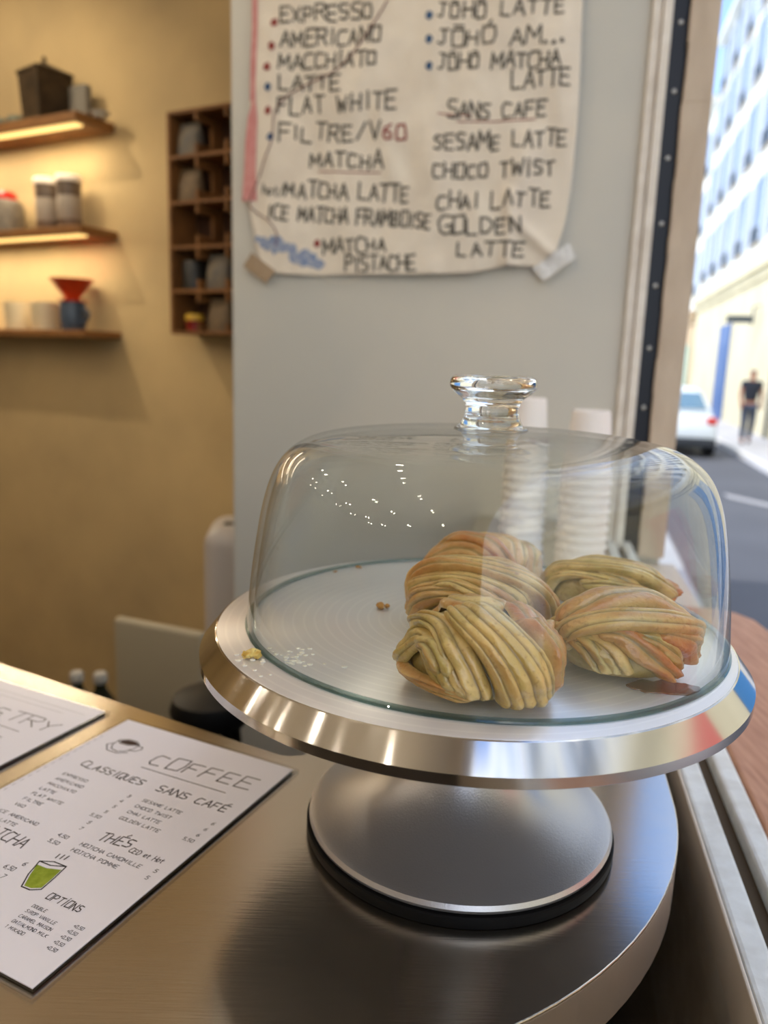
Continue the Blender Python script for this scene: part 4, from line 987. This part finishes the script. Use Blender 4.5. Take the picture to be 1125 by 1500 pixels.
b2 = building(38.8, 62, 13.2, 3.9, 'tan fronted building farther down the street behind the white car', M_fac, M_tan, [40.2+2.8*k for k in range(7)], [4.9, 7.6, 10.2])
obj('shop_window', MB().box(40, 44, FA-.03, FA+.1, .3, 2.6, S), mat('green_shop_glass', (116, 146, 112), .3), b2)
b0 = building(-6.5, 13.8, 14.6, 4.1, 'building opposite the window with red and blue shopfronts, outside the frame', M_fac, M_cre, [-5+2.7*k for k in range(7)], [5.0, 7.8, 10.5])
obj('red_shopfront', MB().box(.4, 2.4, FA-.08, FA+.1, SZ+.1, 3.0, S), mat('red_shopfront_paint', (192, 96, 86), .5), b0)
obj('blue_shopfront', MB().box(5.0, 8.6, FA-.08, FA+.1, SZ+.1, 3.4, S), mat('blue_shopfront_paint', (30, 104, 160), .4), b0)
sg = thing('street_sign', 'dark blade sign on a bracket projecting from the white building', 'sign', S(24.6, FA, 2.9))
obj('blade', MB().box(24.54, 24.66, FA-.85, FA-.15, 2.76, 2.96, S), M_rail, sg)
obj('bracket', MB().tube([S(24.6, FA+.02, 3.25), S(24.6, FA-.15, 3.2), S(24.6, FA-.15, 2.7)], .03, 6), M_rail, sg)

# white car parked down the street, seen from behind
car = thing('car', 'white hatchback car parked down the street, seen from behind', 'car', S(18.8, 1.80, SZ))
M_car = mat('white_car_paint', (214, 222, 228), .25, coat=.6); M_cglass = mat('car_window_glass', (96, 122, 140), .08)
def car_loft(rows_):
    mb = MB(); vs = []; n = 16
    for (s, w_, z0, z1, tw) in rows_:
        for k in range(n):
            a = 2*pi*(k+.5)/n; ca = abs(cos(a))**.35*(1 if cos(a) > 0 else -1); sa_ = abs(sin(a))**.35*(1 if sin(a) > 0 else -1)
            z = (z0+z1)/2+(z1-z0)/2*sa_; wz = w_ if sa_ < 0 else lerp(w_, tw, sa_)
            vs.append(S(s, 1.80+ca*wz, SZ+z))
    fs = [tuple(range(n)), tuple((len(rows_)-1)*n+k for k in range(n))[::-1]]
    for j in range(len(rows_)-1):
        for k in range(n): fs.append((j*n+k, j*n+(k+1) % n, (j+1)*n+(k+1) % n, (j+1)*n+k))
    return mb.add(vs, fs)
bdy = obj('body', car_loft([(16.75, .74, .32, .70, .70), (16.80, .84, .26, .90, .78), (17.2, .87, .24, .96, .80), (18.6, .88, .22, .94, .80), (20.0, .87, .22, .90, .80), (20.7, .82, .26, .78, .74), (20.85, .70, .32, .64, .62)]), M_car, car, smooth=True)
obj('cabin', car_loft([(16.95, .74, .85, .98, .70), (17.45, .72, .85, 1.34, .58), (18.0, .72, .85, 1.42, .58), (18.9, .72, .85, 1.38, .58), (19.7, .70, .85, .95, .62)]), M_car, car, smooth=True)
obj('rear_window', MB().add([S(16.90, 1.80+q*w_, SZ+z) if z < 1 else S(17.34, 1.80+q*w_, SZ+z) for (q, w_, z) in ((-1, .62, .99), (1, .62, .99), (1, .52, 1.30), (-1, .52, 1.30))]+[S(16.98, 1.80+q*w_, SZ+z) if z < 1 else S(17.42, 1.80+q*w_, SZ+z) for (q, w_, z) in ((-1, .62, .99), (1, .62, .99), (1, .52, 1.30), (-1, .52, 1.30))], [(0, 1, 2, 3), (4, 7, 6, 5), (0, 4, 5, 1), (1, 5, 6, 2), (2, 6, 7, 3), (3, 7, 4, 0)]), M_cglass, car)
obj('bumper', MB().box(16.66, 16.9, 1.80-.80, 1.80+.80, SZ+.22, SZ+.40, S), mat('dark_bumper', (40, 44, 50), .6), car, bevel=.03)
for q in (-1, 1):
    obj('tail_light', MB().box(16.74, 16.9, 1.80+q*.72-.10, 1.80+q*.72+.10, SZ+.68, SZ+.82, S), mat('red_tail_lens', (190, 40, 34), .25), car, bevel=.02)
M_tyre = mat('tyre_rubber', (24, 24, 26), .8)
for s in (17.35, 20.1):
    for q in (-1, 1):
        mbw = MB(); n = 20
        ring = [(s+.31*cos(2*pi*k/n), .31+.31*sin(2*pi*k/n)) for k in range(n)]
        mbw.prism(ring, 1.80+q*.78-.10, 1.80+q*.78+.10, T=lambda x, y, z: S(x, z, SZ+y)); obj('wheel', mbw, M_tyre, car)

# person walking away on the far pavement
PC = S(19.6, 3.72, SZ+.10)
per = thing('person', 'person in dark T-shirt and jeans walking on the far pavement', 'person', PC)
F_, R_ = -US, NS                                                       # facing us-wards along the street / to their side
M_skin = mat('skin', (150, 104, 82), .6); M_tee = mat('navy_tshirt', (34, 38, 50), .9); M_jean = mat('dark_jeans', (58, 66, 84), .9); M_hair = mat('dark_hair', (30, 24, 22), .8); M_shoe = mat('dark_shoes', (44, 44, 48), .7)
def P3(r, f_, z): return PC+R_*r+F_*f_+V((0, 0, z))
def skin(name, verts, edges, radii, m, parent, root=0):
    org = wloc(parent); me = bpy.data.meshes.new(name); me.from_pydata([tuple(v-org) for v in verts], edges, []); me.materials.append(m)
    o = bpy.data.objects.new(name, me); C.objects.link(o); o.parent = parent
    md = o.modifiers.new('skin', 'SKIN'); md.use_smooth_shade = True
    for i, r in enumerate(radii):
        sv = me.skin_vertices[0].data[i]; sv.radius = r if isinstance(r, tuple) else (r, r); sv.use_root = (i == root)
    o.modifiers.new('sub', 'SUBSURF').levels = 2; o.modifiers['sub'].render_levels = 2
    return o
bv = [P3(0, 0, .92), P3(0, .0, 1.12), P3(0, .01, 1.34), P3(0, .02, 1.46), P3(0, .03, 1.52), P3(0, .045, 1.60), P3(0, .045, 1.68),      # pelvis..head 0-6
      P3(-.18, .01, 1.41), P3(-.23, .04, 1.13), P3(-.21, .14, .90), P3(-.20, .17, .82),                                          # left arm 7-10
      P3(.18, .01, 1.41), P3(.24, -.04, 1.13), P3(.24, -.02, .88), P3(.235, .0, .80),                                            # right arm 11-14
      P3(-.09, .0, .86), P3(-.10, .10, .48), P3(-.10, .06, .09), P3(-.10, .17, .03),                                             # left leg 15-18
      P3(.09, .0, .86), P3(.09, .02, .47), P3(.09, -.16, .11), P3(.09, -.06, .03)]
be = [(0, 1), (1, 2), (2, 3), (3, 4), (4, 5), (5, 6), (2, 7), (7, 8), (8, 9), (9, 10), (2, 11), (11, 12), (12, 13), (13, 14), (0, 15), (15, 16), (16, 17), (17, 18), (0, 19), (19, 20), (20, 21), (21, 22)]
br = [(.14, .10), (.13, .095), (.15, .10), (.06, .06), (.052, .055), (.082, .10), (.078, .09), .055, .042, .032, .036, .055, .042, .032, .036, .085, .058, .040, .038, .085, .058, .040, .038]
skin('body', bv, be, br, M_skin, per)
skin('tshirt', [bv[0]+V((0, 0, .0)), bv[1], bv[2], bv[3]+V((0, 0, -.03)), bv[7], (bv[7]+bv[8])*.5, bv[11], (bv[11]+bv[12])*.5], [(0, 1), (1, 2), (2, 3), (2, 4), (4, 5), (2, 6), (6, 7)], [(.17, .125), (.16, .12), (.175, .125), (.085, .085), .078, .068, .078, .068], M_tee, per)
skin('jeans', [bv[0], bv[15], bv[16], bv[17]+V((0, 0, .02)), bv[19], bv[20], bv[21]+V((0, 0, .02))], [(0, 1), (1, 2), (2, 3), (0, 4), (4, 5), (5, 6)], [(.155, .115), .105, .076, .062, .105, .076, .062], M_jean, per)
skin('hair', [P3(0, .03, 1.64), P3(0, .03, 1.72)], [(0, 1)], [(.088, .105), (.07, .08)], M_hair, per)
for a, b in ((17, 18), (21, 22)): skin('shoe', [bv[a]+V((0, 0, -.03)), bv[b]], [(0, 1)], [.052, .045], M_shoe, per)
